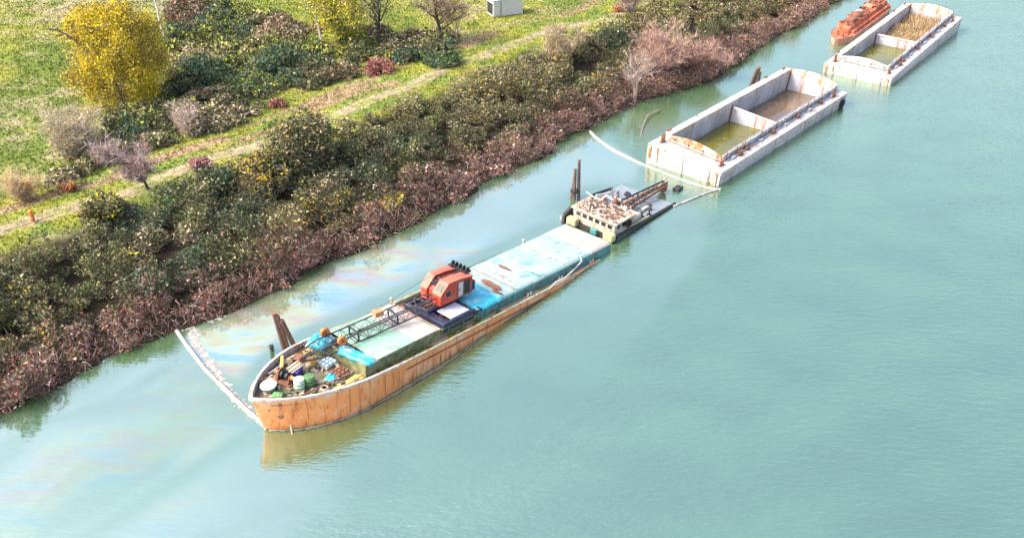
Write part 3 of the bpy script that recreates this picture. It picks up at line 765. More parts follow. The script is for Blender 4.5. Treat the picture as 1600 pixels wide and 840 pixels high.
shrub('broad_bush', 'biggest dark bush on the bank above the front of the orange ship', (-20.98, 86.76, 2.8), 5.2, 4.6, 15000, .24, dict(dark=1.1,green=.5,olive=.5,gold=.06,tan=.2,brown=.3), 700, dict(tan=.5,brown=.4), 'bush', nm=11)
shrub('broad_bush', 'yellowish bush with orange leaves left of the biggest dark bush', (-23.71, 81.78, 2.6), 3.3, 3.2, 6000, .23, dict(dark=.5,olive=.5,yellow=.25,gold=.2,tan=.25,brown=.25), 350, None, 'bush', nm=7)
shrub('yellow_shrub', 'small yellow shrub near the water above the red crane', (-11.94, 81.57, 1), 1.7, 1.5, 1900, .18, dict(yellow=.25,gold=.3,olive=.7,tan=.4,green=.3), 160)
shrub('red_shrub', 'small rusty red shrub beside the path at the left', (-40.51, 79.00, 3.8), .9, 1.1, 900, .16, dict(red=.6,orange=.45,brown=.2), 60)
shrub('red_shrub', 'dark crimson shrub with pale twigs at the edge of the undergrowth', (-16.13, 111.73, 3.5), 2.6, 1.7, 3000, .2, dict(red=.65,pink=.35,brown=.35), 300, dict(pink=.6,tan=.4,red=.4), nm=7, flat=.6)
shrub('red_shrub', 'small crimson shrub at the upper edge of the path in the middle', (-26.35, 101.41, 3.7), 1.5, 1.1, 1300, .18, dict(red=.6,pink=.35,brown=.4), 100)
shrub('red_shrub', 'mauve red tuft on the verge right of the small bare tree', (-30.23, 84.20, 4), 1.5, 1.0, 1100, .18, dict(red=.4,mauve=.6,pink=.5), 200, dict(mauve=.6,pink=.5))
shrub('green_bush', 'low bright green bush at the right end of the undergrowth', (-8.65, 113.55, 3.5), 3.2, 1.6, 5200, .23, dict(green=.6,teal=.7,dark=.4,lime=.15), 80, None, 'bush', nm=8)
shrub('green_bush', 'blue green bush right of the yellow tree in its shade', (-37.11, 110.67, 3.4), 4.0, 2.3, 7000, .25, dict(teal=.9,dark=.6,green=.4), 80, None, 'bush', nm=9)
shrub('green_bush', 'blue green bush in the middle of the undergrowth', (-28.37, 113.84, 3.4), 4.2, 2.4, 7000, .25, dict(teal=.9,dark=.6,green=.5,olive=.15), 120, None, 'bush', nm=9)
shrub('green_bush', 'rounded grey green bush at the edge of the path below the mauve red tuft', (-27.20, 80.72, 3.8), 2.6, 2.1, 4200, .22, dict(teal=.5,green=.5,dark=.5,tan=.15), 120, None, 'bush', nm=6)
shrub('green_bush', 'olive bush on the bank below the orange marker post', (-35.81, 74.54, 3.4), 3.0, 2.4, 5000, .22, dict(olive=.8,green=.5,yellow=.15,dark=.3,tan=.2), 200, None, 'bush', nm=7)
shrub('red_shrub', 'orange red shrub at the path edge near the top of the picture', (15.30, 135.70, 4), 1.2, 1.1, 800, .18, dict(orange=.6,red=.4,brown=.3), 60)
# ------------------------------------------------------------------ orange ship
SHIP_M = Matrix.Translation((-17.287, 50.497, 2.72)) @ Euler((0, math.atan(.08), R(48)), 'XYZ').to_matrix().to_4x4()
ship = thing('cargo_ship', 'long orange hulled river cargo ship half sunk at the stern', 'ship', SHIP_M)
def breadth(s):
    if s < 7.5:
        t = max(0.0, min(1, (s + .35)/7.85))
        return 3.55*(1-(1-t)**2.2)**.84
    if s < 26: return 3.55
    return 3.55 - .45*((s-26)/10.5)**1.6
def sheer(s): return .33*(1-min(1,max(0,(s-5)/8)))**1.5
def bulw(s): return .16 + .42*(1-min(1,max(0,(s-6)/5)))
SS = [-.35,-.33,-.25,-.1,.1,.35,.7,1.1,1.7,2.4,3.2,4.2,5.4,6.8,8.5,10.5,13,16,19,22,25,28,31,34,36.3]
def hull_loop(zoff, inset=0, rake=0, belly=1.0):
    pts = []
    def pt(s, sg):
        k = max(0, 1-(s+.35)/6.0)
        x_ = s + rake*k
        b_ = max(breadth(s)*(1-(1-belly)*k) - inset, 0.0)
        if inset: x_ = s + inset*max(0,1-(s+.35)/2.5) - inset*(s > 36)
        return (x_, sg*b_, sheer(s)+zoff if zoff > -1 else zoff)
    for s in SS[::-1]: pts.append(pt(s, -1))
    for s in SS[1:]: pts.append(pt(s, 1))
    return pts
hb = MB()
loops = [hull_loop(.0), hull_loop(-.15, rake=.03), hull_loop(-.9, rake=.35, belly=.93), hull_loop(-2.0, rake=.75, belly=.82), hull_loop(-3.3, rake=1.1, belly=.7)]
nL = len(loops[0])
for lp in loops: hb.v += lp
def loft(mb, a, b_, n, closed=True):
    for i in range(n if closed else n-1):
        j = (i+1) % n
        mb.f.append((a+i, a+j, b_+j, b_+i))
for k in range(1, len(loops)-1): loft(hb, k*nL, (k+1)*nL, nL)
hull = hb.build('hull', M['orange'], ship, True)
# bulwark: white forward, weathered amidships
def rim_part(name, m_, s0, s1, zt=.0, zb=-.17, out=.03):
    mb = MB(); A1 = hull_loop(0); I1 = hull_loop(0, inset=.16)
    for side in (0, 1):
        seq = list(range(len(SS)-1, -1, -1)) if side == 0 else list(range(len(SS)))
        idx = [k for k in range(nL)]
    ring = []
    order = SS[::-1] + SS[1:]
    for i, s in enumerate(order):
        if s0 <= s <= s1: ring.append(i)
    runs = []; cur = [ring[0]]
    for i in ring[1:]:
        if i == cur[-1]+1: cur.append(i)
        else: runs.append(cur); cur = [i]
    runs.append(cur)
    for run in runs:
        o_, i_ = [A1[k] for k in run], [I1[k] for k in run]
        n = len(run); base = len(mb.v)
        for (ox,oy,oz),(ix,iy,iz),k in zip(o_,i_,run):
            s = order[k]; bw = bulw(s)
            ob = math.copysign(1, oy) if abs(oy) > .01 else 0
            fx = -out if s < 1.0 else 0
            mb.v += [(ox+fx, oy+ob*out, oz+zb), (ox+fx, oy+ob*out, oz+zt), (ix, iy, iz+zt), (ix, iy, iz-bw-.05)]
        for j in range(n-1):
            a = base+4*j; b_ = a+4
            mb.f += [(a,b_,b_+1,a+1),(a+1,b_+1,b_+2,a+2),(a+2,b_+2,b_+3,a+3)]
        mb.f += [(base,base+1,base+2,base+3),(base+4*n-1,base+4*n-2,base+4*n-3,base+4*n-4)]
    return mb.build(name, m_, ship)
rim_part('bulwark', M['rim'], -1, 10.6)
rim_part('gunwale', M['midrim'], 10.4, 40, zt=.004, zb=-.12, out=.034)
# decks
dk = MB(); row = [s for s in SS if s >= -.1]
for s in row:
    w = max(breadth(s)-.1, .05); zz = sheer(s)-bulw(s)
    dk.v += [(s+.12*(s < .5), -w, zz), (s+.12*(s < .5), 0, zz+.04), (s+.12*(s < .5), w, zz)]
for j in range(len(row)-1):
    a = 3*j
    dk.f += [(a,a+3,a+4,a+1),(a+1,a+4,a+5,a+2)]
dk.build('deck', M['deck'], ship)
for sg in (-1, 1):                       # side decks beside the hatch
    mb = MB(); rr_ = [s for s in SS if s >= 8]
    for s in rr_:
        zz = sheer(s)-bulw(s)+.05
        mb.v += [(s, sg*(breadth(s)-.12), zz), (s, sg*2.3, zz)]
    for j in range(len(rr_)-1):
        a = 2*j; mb.f.append((a,a+2,a+3,a+1) if sg < 0 else (a+1,a+3,a+2,a))
    mb.build('side_deck', M['sidedeck'], ship)
tr_ = MB(); w = breadth(36.3)
tr_.b(36.25, 36.33, -w, w, -3, -.01); tr_.build('transom', M['rust'], ship)
# rubbing strake, frames of the open bulwark on the near side
st_ = MB(); pts = [(s, -(breadth(s)+.04), -.62) for s in SS if 9 <= s <= 30]
st_.path(pts, .06, 5); st_.build('rubbing_strake', M['rust'], ship)
st_ = MB(); pts = [(s, (breadth(s)+.04), -.62) for s in SS if 9 <= s <= 30]
st_.path(pts, .06, 5); st_.build('rubbing_strake', M['rust'], ship)

for s in (2.4,5.4,8.5,11.5,14.5,17.5,20.5,23.5,26.5,29.5):
    mb = MB(); k_ = max(0, 1-(s+.35)/6.0)
    mb.path([(s+r_*k_, -(breadth(s)*(1-(1-be)*k_)+.004), z_) for z_, r_, be in ((-.27+sheer(s),.05,1),(-.9+sheer(s),.35,.93),(-2.0,.75,.82))], .015, 4); mb.build('plate_seam', M['rust'], ship)
# hatch coamings
HY0, HY1 = -2.85, 2.55
def coaming(s0, s1, m_, z1=.72, t=.10, ends=True, name='coaming'):
    mb = MB()
    mb.b(s0, s1, HY0, HY0+t, -.14, z1); mb.b(s0, s1, HY1-t, HY1, -.14, z1)
    if ends:
        mb.b(s0, s0+t, HY0+t, HY1-t, -.14, z1-.004); mb.b(s1-t, s1, HY0+t, HY1-t, -.14, z1-.004)
    mb.build(name, m_, ship)
    # stiffener brackets, each its own piece
    for k in range(int((s1-s0)/1.6)):
        s = s0+.8+k*1.6
        b_ = MB(); b_.b(s-.03, s+.03, HY0-.10, HY0+.003, -.10, z1-.08); b_.build('bracket', m_, ship)
        b_ = MB(); b_.b(s0, s0+.001, 0, .001, 0, .001) if False else None
    cap = MB(); cap.b(s0-.02, s1+.02, HY0-.06, HY0+t+.02, z1+.003, z1+.06); cap.b(s0-.02, s1+.02, HY1-t-.02, HY1+.06, z1+.003, z1+.06); cap.build('coaming_cap', m_, ship)
coaming(7.3, 14.6, M['coam_green'])
coaming(14.65, 18.7, M['coam_green'], z1=.60)
coaming(18.75, 36.1, M['coam_turq'])
def sheet(name, m_, s0, s1, y0, y1, z, amp=.03, seed=0, drop=.16, nx=26, ny=16, thick=.05, sag=0):
    mb = MB()
    xs = np.linspace(s0, s1, nx); ys = np.linspace(y0, y1, ny)
    X, Y = np.meshgrid(xs, ys, indexing='ij')
    Z = z + (fbm(X*.9, Y*1.1, seed)-.5)*2*amp + (fbm(X*3.1, Y*2.3, seed+5)-.5)*amp - sag*np.sin(np.pi*(X-s0)/(s1-s0))*np.sin(np.pi*(Y-y0)/(y1-y0))
    ed = (np.minimum(np.arange(nx), nx-1-np.arange(nx))[:,None] == 0) | (np.minimum(np.arange(ny), ny-1-np.arange(ny))[None,:] == 0)
    Z = np.where(ed, Z-drop, Z)
    mb.v = [tuple(p) for p in np.stack([X,Y,Z],-1).reshape(-1,3)]
    for i in range(nx-1):
        for j in range(ny-1):
            mb.f.append((i*ny+j, (i+1)*ny+j, (i+1)*ny+j+1, i*ny+j+1))
    n = len(mb.v); mb.v += [(a,b_,c-thick) for a,b_,c in mb.v]
    mb.f += [tuple(q+n for q in f[::-1]) for f in list(mb.f)]
    ring = [i*ny for i in range(nx)] + [(nx-1)*ny+j for j in range(1,ny)] + [i*ny+ny-1 for i in range(nx-2,-1,-1)] + [j for j in range(ny-2,0,-1)]
    for a, b_ in zip(ring, ring[1:]+ring[:1]): mb.f.append((b_, a, a+n, b_+n))
    return mb.build(name, m_, ship, True)
# forward hatch: three green boards and one whitish board
for (a, b_, m_) in ((8.35, 10.15, 'panel_green'), (10.2, 12.0, 'panel_green'), (12.05, 14.25, 'panel_pink')):
    mb = MB(); mb.b(a, b_, HY0-.02, HY1-.15, .785, .86); mb.build('hatch_cover', M[m_], ship, bevel=.02)
    for q in (.33, .66):
        mb = MB(); s = a+(b_-a)*q; mb.b(s-.03, s+.03, HY0+.1, HY1-.3, .861, .895); mb.build('hatch_batten', M[m_], ship)
for s in (10.175, 12.025):
    pass
# aft hatch: pale tarpaulins and the bare grey end
for k, (a, b_) in enumerate(((20.9, 23.4), (23.3, 26.6), (26.5, 29.8), (29.7, 33.3))):
    sheet('hatch_tarpaulin', M['panel_pale'], a, b_, HY0-.10, HY1+.05, .84+.015*k, .03, 20+k, .14)
sheet('hatch_end_cover', M['panel_grey'], 33.2, 36.2, HY0-.05, HY1, .88, .02, 40, .1)
sheet('blue_tarpaulin', M['tarp'], 18.6, 21.6, HY0-.16, HY1-.1, .93, .13, 50, .22, nx=34, ny=30)
# seams and battens laid over the tarpaulin
for s, y0_, y1_ in ((23.3,HY0+.1,HY1-.2),(26.5,HY0+.2,-.2),(29.75,HY0+.2,HY1-.4)):
    mb = MB(); mb.b(s-.04, s+.04, y0_, y1_, .93, .955); mb.build('hatch_batten', M['panel_grey'], ship)
for c_, w_, l_ in (((22.35,-.9,.93),.34,1.25),((21.75,-2.1,.95),.2,.7),((25.3,.4,.945),.16,.8)):
    mb = MB(); m_ = 14; ring = [(c_[0]+math.cos(2*math.pi*q/m_)*w_*random.uniform(.55,1.25), c_[1]+math.sin(2*math.pi*q/m_)*l_*random.uniform(.7,1.15), c_[2]) for q in range(m_)]
    mb.add([(c_[0],c_[1],c_[2]+.01)]+ring, [(0,1+q,1+(q+1)%m_) for q in range(m_)]); mb.build('rust_patch', M['rust'], ship)
# well under the crane
mb = MB(); mb.b(14.7, 18.65, HY0+.12, HY1-.12, -.13, .02); mb.build('well_floor', M['rust'], ship)
mb = MB(); mb.b(14.75, 15.25, HY0+.15, HY1-.2, .45, .56); mb.build('well_plank', M['rust'], ship)
mb = MB(); mb.b(14.3, 14.62, HY0-.05, HY1-.2, .70, .80); mb.build('well_plank', M['sidedeck'], ship)
# bollards
for s, y in ((1.3,-1.3),(1.5,1.5),(6.4,-3.2),(6.4,3.2),(24.5,-3.2),(28.6,-3.15),(24.5,3.2),(33,-3.1)):
    zz = sheer(s)-bulw(s)+.05
    mb = MB()
    for q in (-.18,.18): mb.cyl((s+q,y,zz-.05), (s+q,y,zz+.38), .085, 8)
    mb.b(s-.34, s+.34, y-.12, y+.12, zz-.04, zz+.05)
    mb.build('bollard', M['rust'] if s < 20 else M['cream'], ship)
# scuppers / hawse hole near the stem
mb = MB()
mb.lathe([(.16,-.04),(.2,0),(.16,.04)], 10, Matrix.Translation((.62,-2.06,-.55)) @ Euler((R(90),0,R(-48))).to_matrix().to_4x4())
mb.build('hawse_pipe', M['rust'], ship)

def SL(p, rz=0, ry=0, rx=0): return SHIP_M @ Matrix.Translation(Vector(p)) @ Euler((rx,ry,rz)).to_matrix().to_4x4()
def dz(s): return sheer(s)-bulw(s)+.045

# ------------------------------------------------------------------ crane on the ship
CM = SL((16.1, -.15, 1.28))
crane = thing('deck_crane', 'red orange lattice boom crane standing amidships on the orange ship', 'crane', CM)
# base frame
mb = MB(); mb.b(-1.2,-.85,-2.75,1.6,-1.05,-.25); mb.b(1.75,2.15,-2.75,1.6,-1.05,-.25); mb.b(-.85,1.75,-2.75,-2.45,-1.04,-.26); mb.b(-.85,1.75,1.3,1.6,-1.04,-.26); mb.b(-.85,1.75,-.6,-.3,-1.03,-.27)
mb.build('base_frame', M['navy'], crane, bevel=.03)
mb = MB(); mb.b(-.25,1.7,-2.62,-1.02,-.24,-.12); mb.build('base_plate', M['lilac'], crane, bevel=.02)
mb = MB(); mb.b(-.84,-.3,-2.4,1.25,-.5,-.42); mb.build('base_grating', M['navy'], crane)
mb = MB(); mb.lathe([(1.05,-.28),(1.05,-.05),(.95,0),(.95,.12)], 20, Matrix.Translation((1.6,.05,0))); mb.build('slew_ring', M['black'], crane)
for q in (-2.75,):
    for s in (2.3,2.75):
        mb = MB(); mb.lathe([(.16,-.2),(.22,-.2),(.22,.2),(.16,.2)], 10, Matrix.Translation((s,q+.1,-.55)) @ Euler((R(90),0,0)).to_matrix().to_4x4()); mb.build('jack_foot', M['black'], crane)
# house: two side casings with an open engine bay between
prof = [(0,.12),(0,1.0),(.85,1.85),(2.05,1.82),(3.5,1.58),(3.5,.12)]
mb = MB(); mb.prism(prof, -1.15, -.22); mb.build('cab_casing', M['crane'], crane, bevel=.03)
mb = MB(); mb.prism([(0.02,.12),(.02,1.04),(.88,1.92),(2.1,1.88),(3.45,1.64),(3.45,.12)], .42, 1.08); mb.build('engine_casing', M['crane'], crane, bevel=.03)
mb = MB(); mb.prism([(.2,.13),(.2,1.1),(.95,1.62),(2.1,1.58),(3.4,1.36),(3.4,.13)], -.217, .417); mb.build('engine_bay', M['crane'], crane)
mb = MB(); mb.prism([(.86,1.865),(.84,1.90),(2.06,1.88),(3.54,1.63),(3.52,1.59),(2.05,1.83)], -1.2, -.20); mb.build('roof_sheet', M['crane_roof'], crane)
mb = MB(); mb.prism([(-.03,1.01),(-.05,1.04),(.82,1.90),(.84,1.86)], -1.19, -.21); mb.build('front_screen', M['crane_roof'], crane)
mb = MB(); mb.prism([(.0,1.06),(-.02,1.09),(.86,1.97),(2.12,1.93),(3.5,1.69),(3.46,1.66),(2.1,1.89),(.88,1.93)], .40, 1.11); mb.build('roof_sheet', M['crane_roof'], crane)
for (x0,x1,z0,z1,nm,mm) in ((.55,1.05,.75,1.25,'window','dark_glass'),(1.9,2.42,.3,1.55,'door','white'),(2.6,3.15,.35,1.45,'door_opening','black')):
    mb = MB(); mb.b(x0,x1,-1.19,-1.149,z0,z1); o = mb.build(nm, M[mm], crane)
    f = MB(); f.b(x0-.06,x1+.06,-1.20,-1.15,z1+.003,z1+.06); f.b(x0-.06,x1+.06,-1.20,-1.15,z0-.06,z0-.003); f.b(x0-.06,x0-.003,-1.20,-1.15,z0-.002,z1+.002); f.b(x1+.003,x1+.06,-1.20,-1.15,z0-.002,z1+.002); f.build('frame', M['rust'] if nm != 'window' else M['crane_roof'], o)
    if nm == 'door':
        f = MB(); f.b(x0+.06,x0+.1,-1.225,-1.192,.85,1.05); f.build('handle', M['black'], o)
for q in (-1.02,-.62):
    mb = MB(); mb.ob((.385,q+.1,1.475),(.02,.30,.62),(0,R(45),0)); mb.build('windscreen_pane', M['dark_glass'], crane)
for x_ in (.3,1.5,2.6):                      # sheet joints on the casing side
    mb = MB(); mb.b(x_-.015,x_+.015,-1.165,-1.151,.14,(1.25 if x_ < .5 else 1.72 if x_ > 2 else 1.8)); mb.build('sheet_joint', M['rust'], crane)
mb = MB()
for k in range(4): mb.lathe([(.10,-.24),(.14,-.22),(.14,.22),(.10,.24)], 10, Matrix.Translation((1.15+.45*k,.10,1.68-.07*k)) @ Euler((R(90),0,0)).to_matrix().to_4x4())
mb.build('winch_drums', M['black'], crane)
mb = MB(); mb.b(2.6,3.3,-.16,.36,1.42,1.62); mb.b(.5,.8,-.16,.36,1.35,1.72); mb.cyl((3.0,.7,1.7),(3.0,.7,2.25),.07,8); mb.build('engine', M['black'], crane)
for y_ in (-1.1,-.3):                        # grab rails on the roof
    mb = MB(); mb.path([(1.0,y_,1.88),(1.0,y_,2.1),(2.2,y_,2.08),(3.4,y_,1.88),(3.4,y_,1.64)], .02, 4); mb.build('grab_rail', M['rust'], crane)
# counterweight end and gantry
mb = MB(); mb.b(3.503,3.95,-1.05,1.0,.2,1.0); mb.build('counterweight', M['navy'], crane, bevel=.04)
mb = MB(); mb.b(3.1,3.75,-.75,1.2,1.72,1.86); mb.b(3.15,3.3,-.15,0,1.3,1.73); mb.b(3.15,3.3,.2,.35,1.3,1.73)
for k in range(5): mb.lathe([(.2,-.04),(.2,.04)], 10, Matrix.Translation((3.45,-.6+.4*k,1.98)) @ Euler((R(90),0,0)).to_matrix().to_4x4())
mb.build('gantry', M['black'], crane)
# boom: four chords with lacing, from the house to the tip over the foredeck
b0 = Vector((.2,-.35,.55)); b1 = Vector((-11.6,1.15,-.40))
ax = (b1-b0).normalized(); sd = ax.cross(Vector((0,0,1))).normalized(); upv = sd.cross(ax).normalized()
def bw_(t): return (.62 if .08 < t < .86 else (.25+.37*t/.08 if t <= .08 else .62-.34*(t-.86)/.14))
def bp(t, a, c): return b0.lerp(b1, t) + sd*a*bw_(t) + upv*c*bw_(t)*.62
for a, c in ((-1,-1),(1,-1),(-1,1),(1,1)):
    mb = MB(); mb.path([bp(t,a,c) for t in (0,.08,.3,.6,.86,1)], .062, 6); mb.build('boom_chord', M['boom'], crane)
NB = 22
for f_, (c0, c1) in {'side_near': ((-1,-1),(-1,1)), 'side_far': ((1,-1),(1,1)), 'top': ((-1,1),(1,1)), 'bottom': ((-1,-1),(1,-1))}.items():
    for k in range(NB):
        t0, t1 = k/NB, (k+1)/NB
        e0, e1 = (c0, c1) if k % 2 == 0 else (c1, c0)
        mb = MB(); mb.cyl(bp(t0,*e0), bp(t1,*e1), .026, 4); mb.build('boom_lacing', M['boom'], crane)
for t in (.33,.62):
    mb = MB()
    for a, c in (((-1,-1),(-1,1)),((1,-1),(1,1)),((-1,1),(1,1)),((-1,-1),(1,-1))): mb.cyl(bp(t,*a), bp(t,*c), .07, 5)
    mb.build('boom_frame', M['black'], crane)
mb = MB(); mb.ob(b0.lerp(b1,.42)+upv*.62+sd*.35, (.75,.55,.42), (0,0,-.13)); mb.build('boom_junction_box', M['plank'], crane)
# sheaves
for t, a, up_ in ((.74,-.95,.45),(.78,.95,.6)):
    mb = MB(); c = b0.lerp(b1,t)+sd*a*.8+upv*up_
    mb.lathe([(.12,-.10),(.36,-.12),(.32,0),(.36,.12),(.12,.10)], 18, Matrix.Translation(c) @ Euler((R(90),0,R(-8))).to_matrix().to_4x4())
    o = mb.build('sheave', M['sheave'], crane)
    mb = MB(); mb.lathe([(.10,-.15),(.10,.15)], 10, Matrix.Translation(c) @ Euler((R(90),0,R(-8))).to_matrix().to_4x4()); mb.build('hub', M['rust'], o)
# pendant cables
for a in (-.9,.9):
    mb = MB(); mb.path([Vector((3.3,a*.6,1.95)), Vector((1.0,a*.55,2.1)), b0.lerp(b1,.45)+sd*a*.62+upv*.8, b0.lerp(b1,.97)+sd*a*.3+upv*.25], .018, 4); mb.build('pendant_cable', M['boom'], crane)
# crank of parts at the boom tip
mb = MB(); mb.ob(b1+Vector((.1,0,.05)), (.5,.75,.35), (0,0,-.13)); mb.build('boom_head', M['rust'], crane)

# ------------------------------------------------------------------ gear lying on the ship
def crumple(name, label, cat, p, size, m_, rz=0, amp=.18, seed=1, n=18, group=None):
    mb = MB(); sx, sy, sz = size
    xs = np.linspace(-1,1,n); X, Y = np.meshgrid(xs, xs, indexing='ij')
    H = np.clip(1-(np.abs(X)**3+np.abs(Y)**3)*.5,0,1)
    Z = sz*H*(.45+.55*fbm(X*1.3+seed, Y*1.3, seed)*1.4) + (fbm(X*4+seed, Y*4, seed+3)-.5)*amp*H
    Xs = X*sx/2*(1+.14*(fbm(Y*2+seed, X*.3, seed+7)-.5)*2); Ys = Y*sy/2*(1+.14*(fbm(X*2+seed, Y*.3, seed+9)-.5)*2)
    Z = np.maximum(Z, .01)
    mb.v = [tuple(q) for q in np.stack([Xs,Ys,Z],-1).reshape(-1,3)]
    for i in range(n-1):
        for j in range(n-1): mb.f.append((i*n+j,(i+1)*n+j,(i+1)*n+j+1,i*n+j+1))
    k = len(mb.v); mb.v += [(a,b_,-.03) for a,b_,c in mb.v]
    mb.f += [tuple(q+k for q in f[::-1]) for f in list(mb.f)]
    ring = [i*n for i in range(n)] + [(n-1)*n+j for j in range(1,n)] + [i*n+n-1 for i in range(n-2,-1,-1)] + [j for j in range(n-2,0,-1)]
    for a, b_ in zip(ring, ring[1:]+ring[:1]): mb.f.append((b_, a, a+k, b_+k))
    o = mb.build(name, m_, None, True)
    return place(tag(o, label, cat, group), SL(p, rz))
crumple('tarpaulin', 'bright turquoise tarpaulin draped over the front end of the hatch', 'tarpaulin', (7.75,-1.35,.60), (1.0,3.1,.5), M['tarp'], .16, .2, 3, 26)
crumple('tarpaulin', 'turquoise tarpaulin bundled round the port end of the hatch under the boom', 'tarpaulin', (7.1,1.9,.55), (1.9,1.5,.75), M['tarp'], .3, .25, 8, 22)
crumple('tarpaulin', 'small crumpled turquoise sheet on the foredeck beside the pallets', 'tarpaulin', (5.6,-1.2,dz(5.6)), (1.0,.75,.30), M['tarp'], .3, .2, 12, 16)
def box_thing(name, label, cat, p, size, m_, rz=0, ry=0, rx=0, bevel=.02, group=None, lid=None):
    t = thing(name, label, cat, SL(p, rz, ry, rx), group)
    mb = MB(); mb.b(-size[0]/2,size[0]/2,-size[1]/2,size[1]/2,0,size[2]); mb.build('body', m_, t, bevel=bevel)
    mb = MB(); mb.b(-size[0]/2-.03,size[0]/2+.03,-size[1]/2-.03,size[1]/2+.03,size[2]+.003,size[2]+.06); mb.build('lid', lid or m_, t, bevel=.01)
    return t
box_thing('plastic_crate', 'blue violet box beside the windlass on the foredeck', 'box', (4.0,.75,dz(4)), (1.0,.62,.5), M['violet'], .5)
def pallet(label, p, m_, rz, top=None):
    t = thing('pallet', label, 'pallet', SL(p, rz), 'pallets on the foredeck')
    for k in range(3):
        mb = MB(); mb.b(-.6,.6,-.45+.4*k,-.35+.4*k,0,.10); mb.build('bearer', m_, t)
    for k in range(6):
        mb = MB(); x_ = -.56+.224*k; mb.b(x_-.08,x_+.08,-.52,.52,.103,.13); mb.build('slat', m_, t)
    if top:
        for k in range(9):
            mb = MB(); x_ = -.4+.4*(k%3); y_ = -.32+.32*(k//3); mb.lathe([(.15,.132),(.16,.3),(.1,.36)], 8, Matrix.Translation((x_,y_,0))); mb.build('canister', top, t)
pallet('pallet stacked with pale blue canisters near the middle of the foredeck', (6.45,.35,dz(6.4)), M['cream'], .15, M['bluewhite'])
pallet('pallet loaded with rusty cans in front of the turquoise tarpaulin', (6.35,-1.15,dz(6.3)), M['cream'], .1, M['rust'])
def boards(name, label, p, L_, n, m_, rz, ry=0, w=.22, cat='planks'):
    t = thing(name, label, cat, SL(p, rz, ry))
    for k in range(n):
        mb = MB(); q = random.uniform(-.1,.1)
        mb.b(-L_/2+q, L_/2+q, (k-n/2)*w*1.08, (k-n/2)*w*1.08+w, .06*(k%2), .06*(k%2)+.055); mb.build('board', m_, t)
    return t
boards('timber_stack', 'yellow planks stacked along the near bulwark of the foredeck', (5.9,-2.5,dz(5.9)), 2.6, 3, M['yellow'], .12)
boards('timber_stack', 'yellow planks laid along the far bulwark of the foredeck', (5.6,2.55,dz(5.6)+.1), 2.6, 2, M['yellow'], .02)
boards('timber_stack', 'short yellow plank propped across the far side of the bow', (3.9,2.3,dz(4)+.25), 1.5, 1, M['yellow'], .9, -.2)
boards('timber_stack', 'orange brown boards lying behind the white tub in the bow', (2.35,1.5,dz(2.3)), 1.9, 3, M['plank'], -.65)
boards('timber_stack', 'whitish boards resting on the blue violet box', (3.9,.85,dz(4)+.58), 1.7, 4, M['cream'], .25, 0, .16)
def drum(label, p, m_, r=.32, h=.9, rz=0, rx=0):
    t = thing('oil_drum', label, 'drum', SL(p, rz, 0, rx))
    mb = MB(); mb.lathe([(r*.97,0),(r,.03),(r,h*.32),(r*1.05,h*.335),(r,h*.35),(r,h*.65),(r*1.05,h*.665),(r,h*.68),(r,h-.03),(r*.97,h)], 18); mb.build('body', m_, t, True)
    mb = MB(); mb.lathe([(r*.9,h-.04+.045),(r*.9,h+.012)], 18); mb.build('lid', m_, t)
    mb = MB(); mb.lathe([(.05,h+.013),(.05,h+.05)], 8, Matrix.Translation((r*.5,0,0))); mb.build('bung', M['rust'], t)
drum('pale green drum standing right of the windlass on the foredeck', (3.15,-.75,dz(3.2)), M['palegreen'], .38, .85)
drum('dark green drum standing behind the pale green drum', (3.85,-.95,dz(3.8)), M['green'], .38, .85)
drum('small green drum tipped beside the stem in the bow', (1.2,-.6,dz(1.2)+.3), M['green'], .30, .75, .4, R(80))
drum('yellow drum standing behind the pallets under the boom', (5.6,.95,dz(5.6)), M['yellow'], .28, .7)
tb = thing('round_tub', 'white round tub with blue rim in the bow', 'tub', SL((1.6,.55,dz(1.6)), 0, R(-8)))
mb = MB(); mb.lathe([(.40,0),(.52,.42),(.56,.44),(.50,.42),(.40,.22),(.02,.2)], 20); mb.build('basin', M['white'], tb, True)
mb = MB(); mb.lathe([(.53,.43),(.58,.45),(.56,.49),(.52,.47)], 20); mb.build('rim', M['bluewhite'], tb)
# windlass
wl_ = thing('windlass', 'rusty dark windlass with drums and gears in the bow', 'windlass', SL((2.95,.6,dz(3.0)), .2))
mb = MB(); mb.b(-.5,.5,-.75,.75,0,.12); mb.build('bed', M['rust'], wl_)
for y_ in (-.5,.5):
    mb = MB(); mb.prism([(-.35,.123),(-.12,.75),(.12,.75),(.35,.123)], y_-.05, y_+.05); mb.build('cheek', M['rust'], wl_)
mb = MB(); mb.cyl((0,-.85,.6),(0,.85,.6),.06,8); mb.build('shaft', M['black'], wl_)
for y_, r_ in ((-.25,.3),(.18,.34)):
    mb = MB(); mb.lathe([(r_,-.15),(r_*.75,-.1),(r_*.75,.1),(r_,.15)], 16, Matrix.Translation((0,y_,.6)) @ Euler((R(90),0,0)).to_matrix().to_4x4()); mb.build('chain_drum', M['black'], wl_)
for y_ in (-.72,.72):
    mb = MB(); mb.lathe([(.18,-.12),(.12,0),(.18,.12)], 12, Matrix.Translation((0,y_,.6)) @ Euler((R(90),0,0)).to_matrix().to_4x4()); mb.build('warping_head', M['plank'], wl_)
mb = MB(); mb.lathe([(.42,-.04),(.42,.04)], 18, Matrix.Translation((.1,.35,.62)) @ Euler((R(90),0,0)).to_matrix().to_4x4()); mb.build('gear_wheel', M['rust'], wl_)
def coil(label, p, r, m_):
    t = thing('rope_coil', label, 'rope', SL(p))
    for k in range(4):
        mb = MB(); mb.path([(math.cos(a)*(r-.05*k), math.sin(a)*(r-.05*k), .05+.05*k) for a in np.linspace(0, 2*math.pi, 15)], .04, 5); mb.build('turn', m_, t)
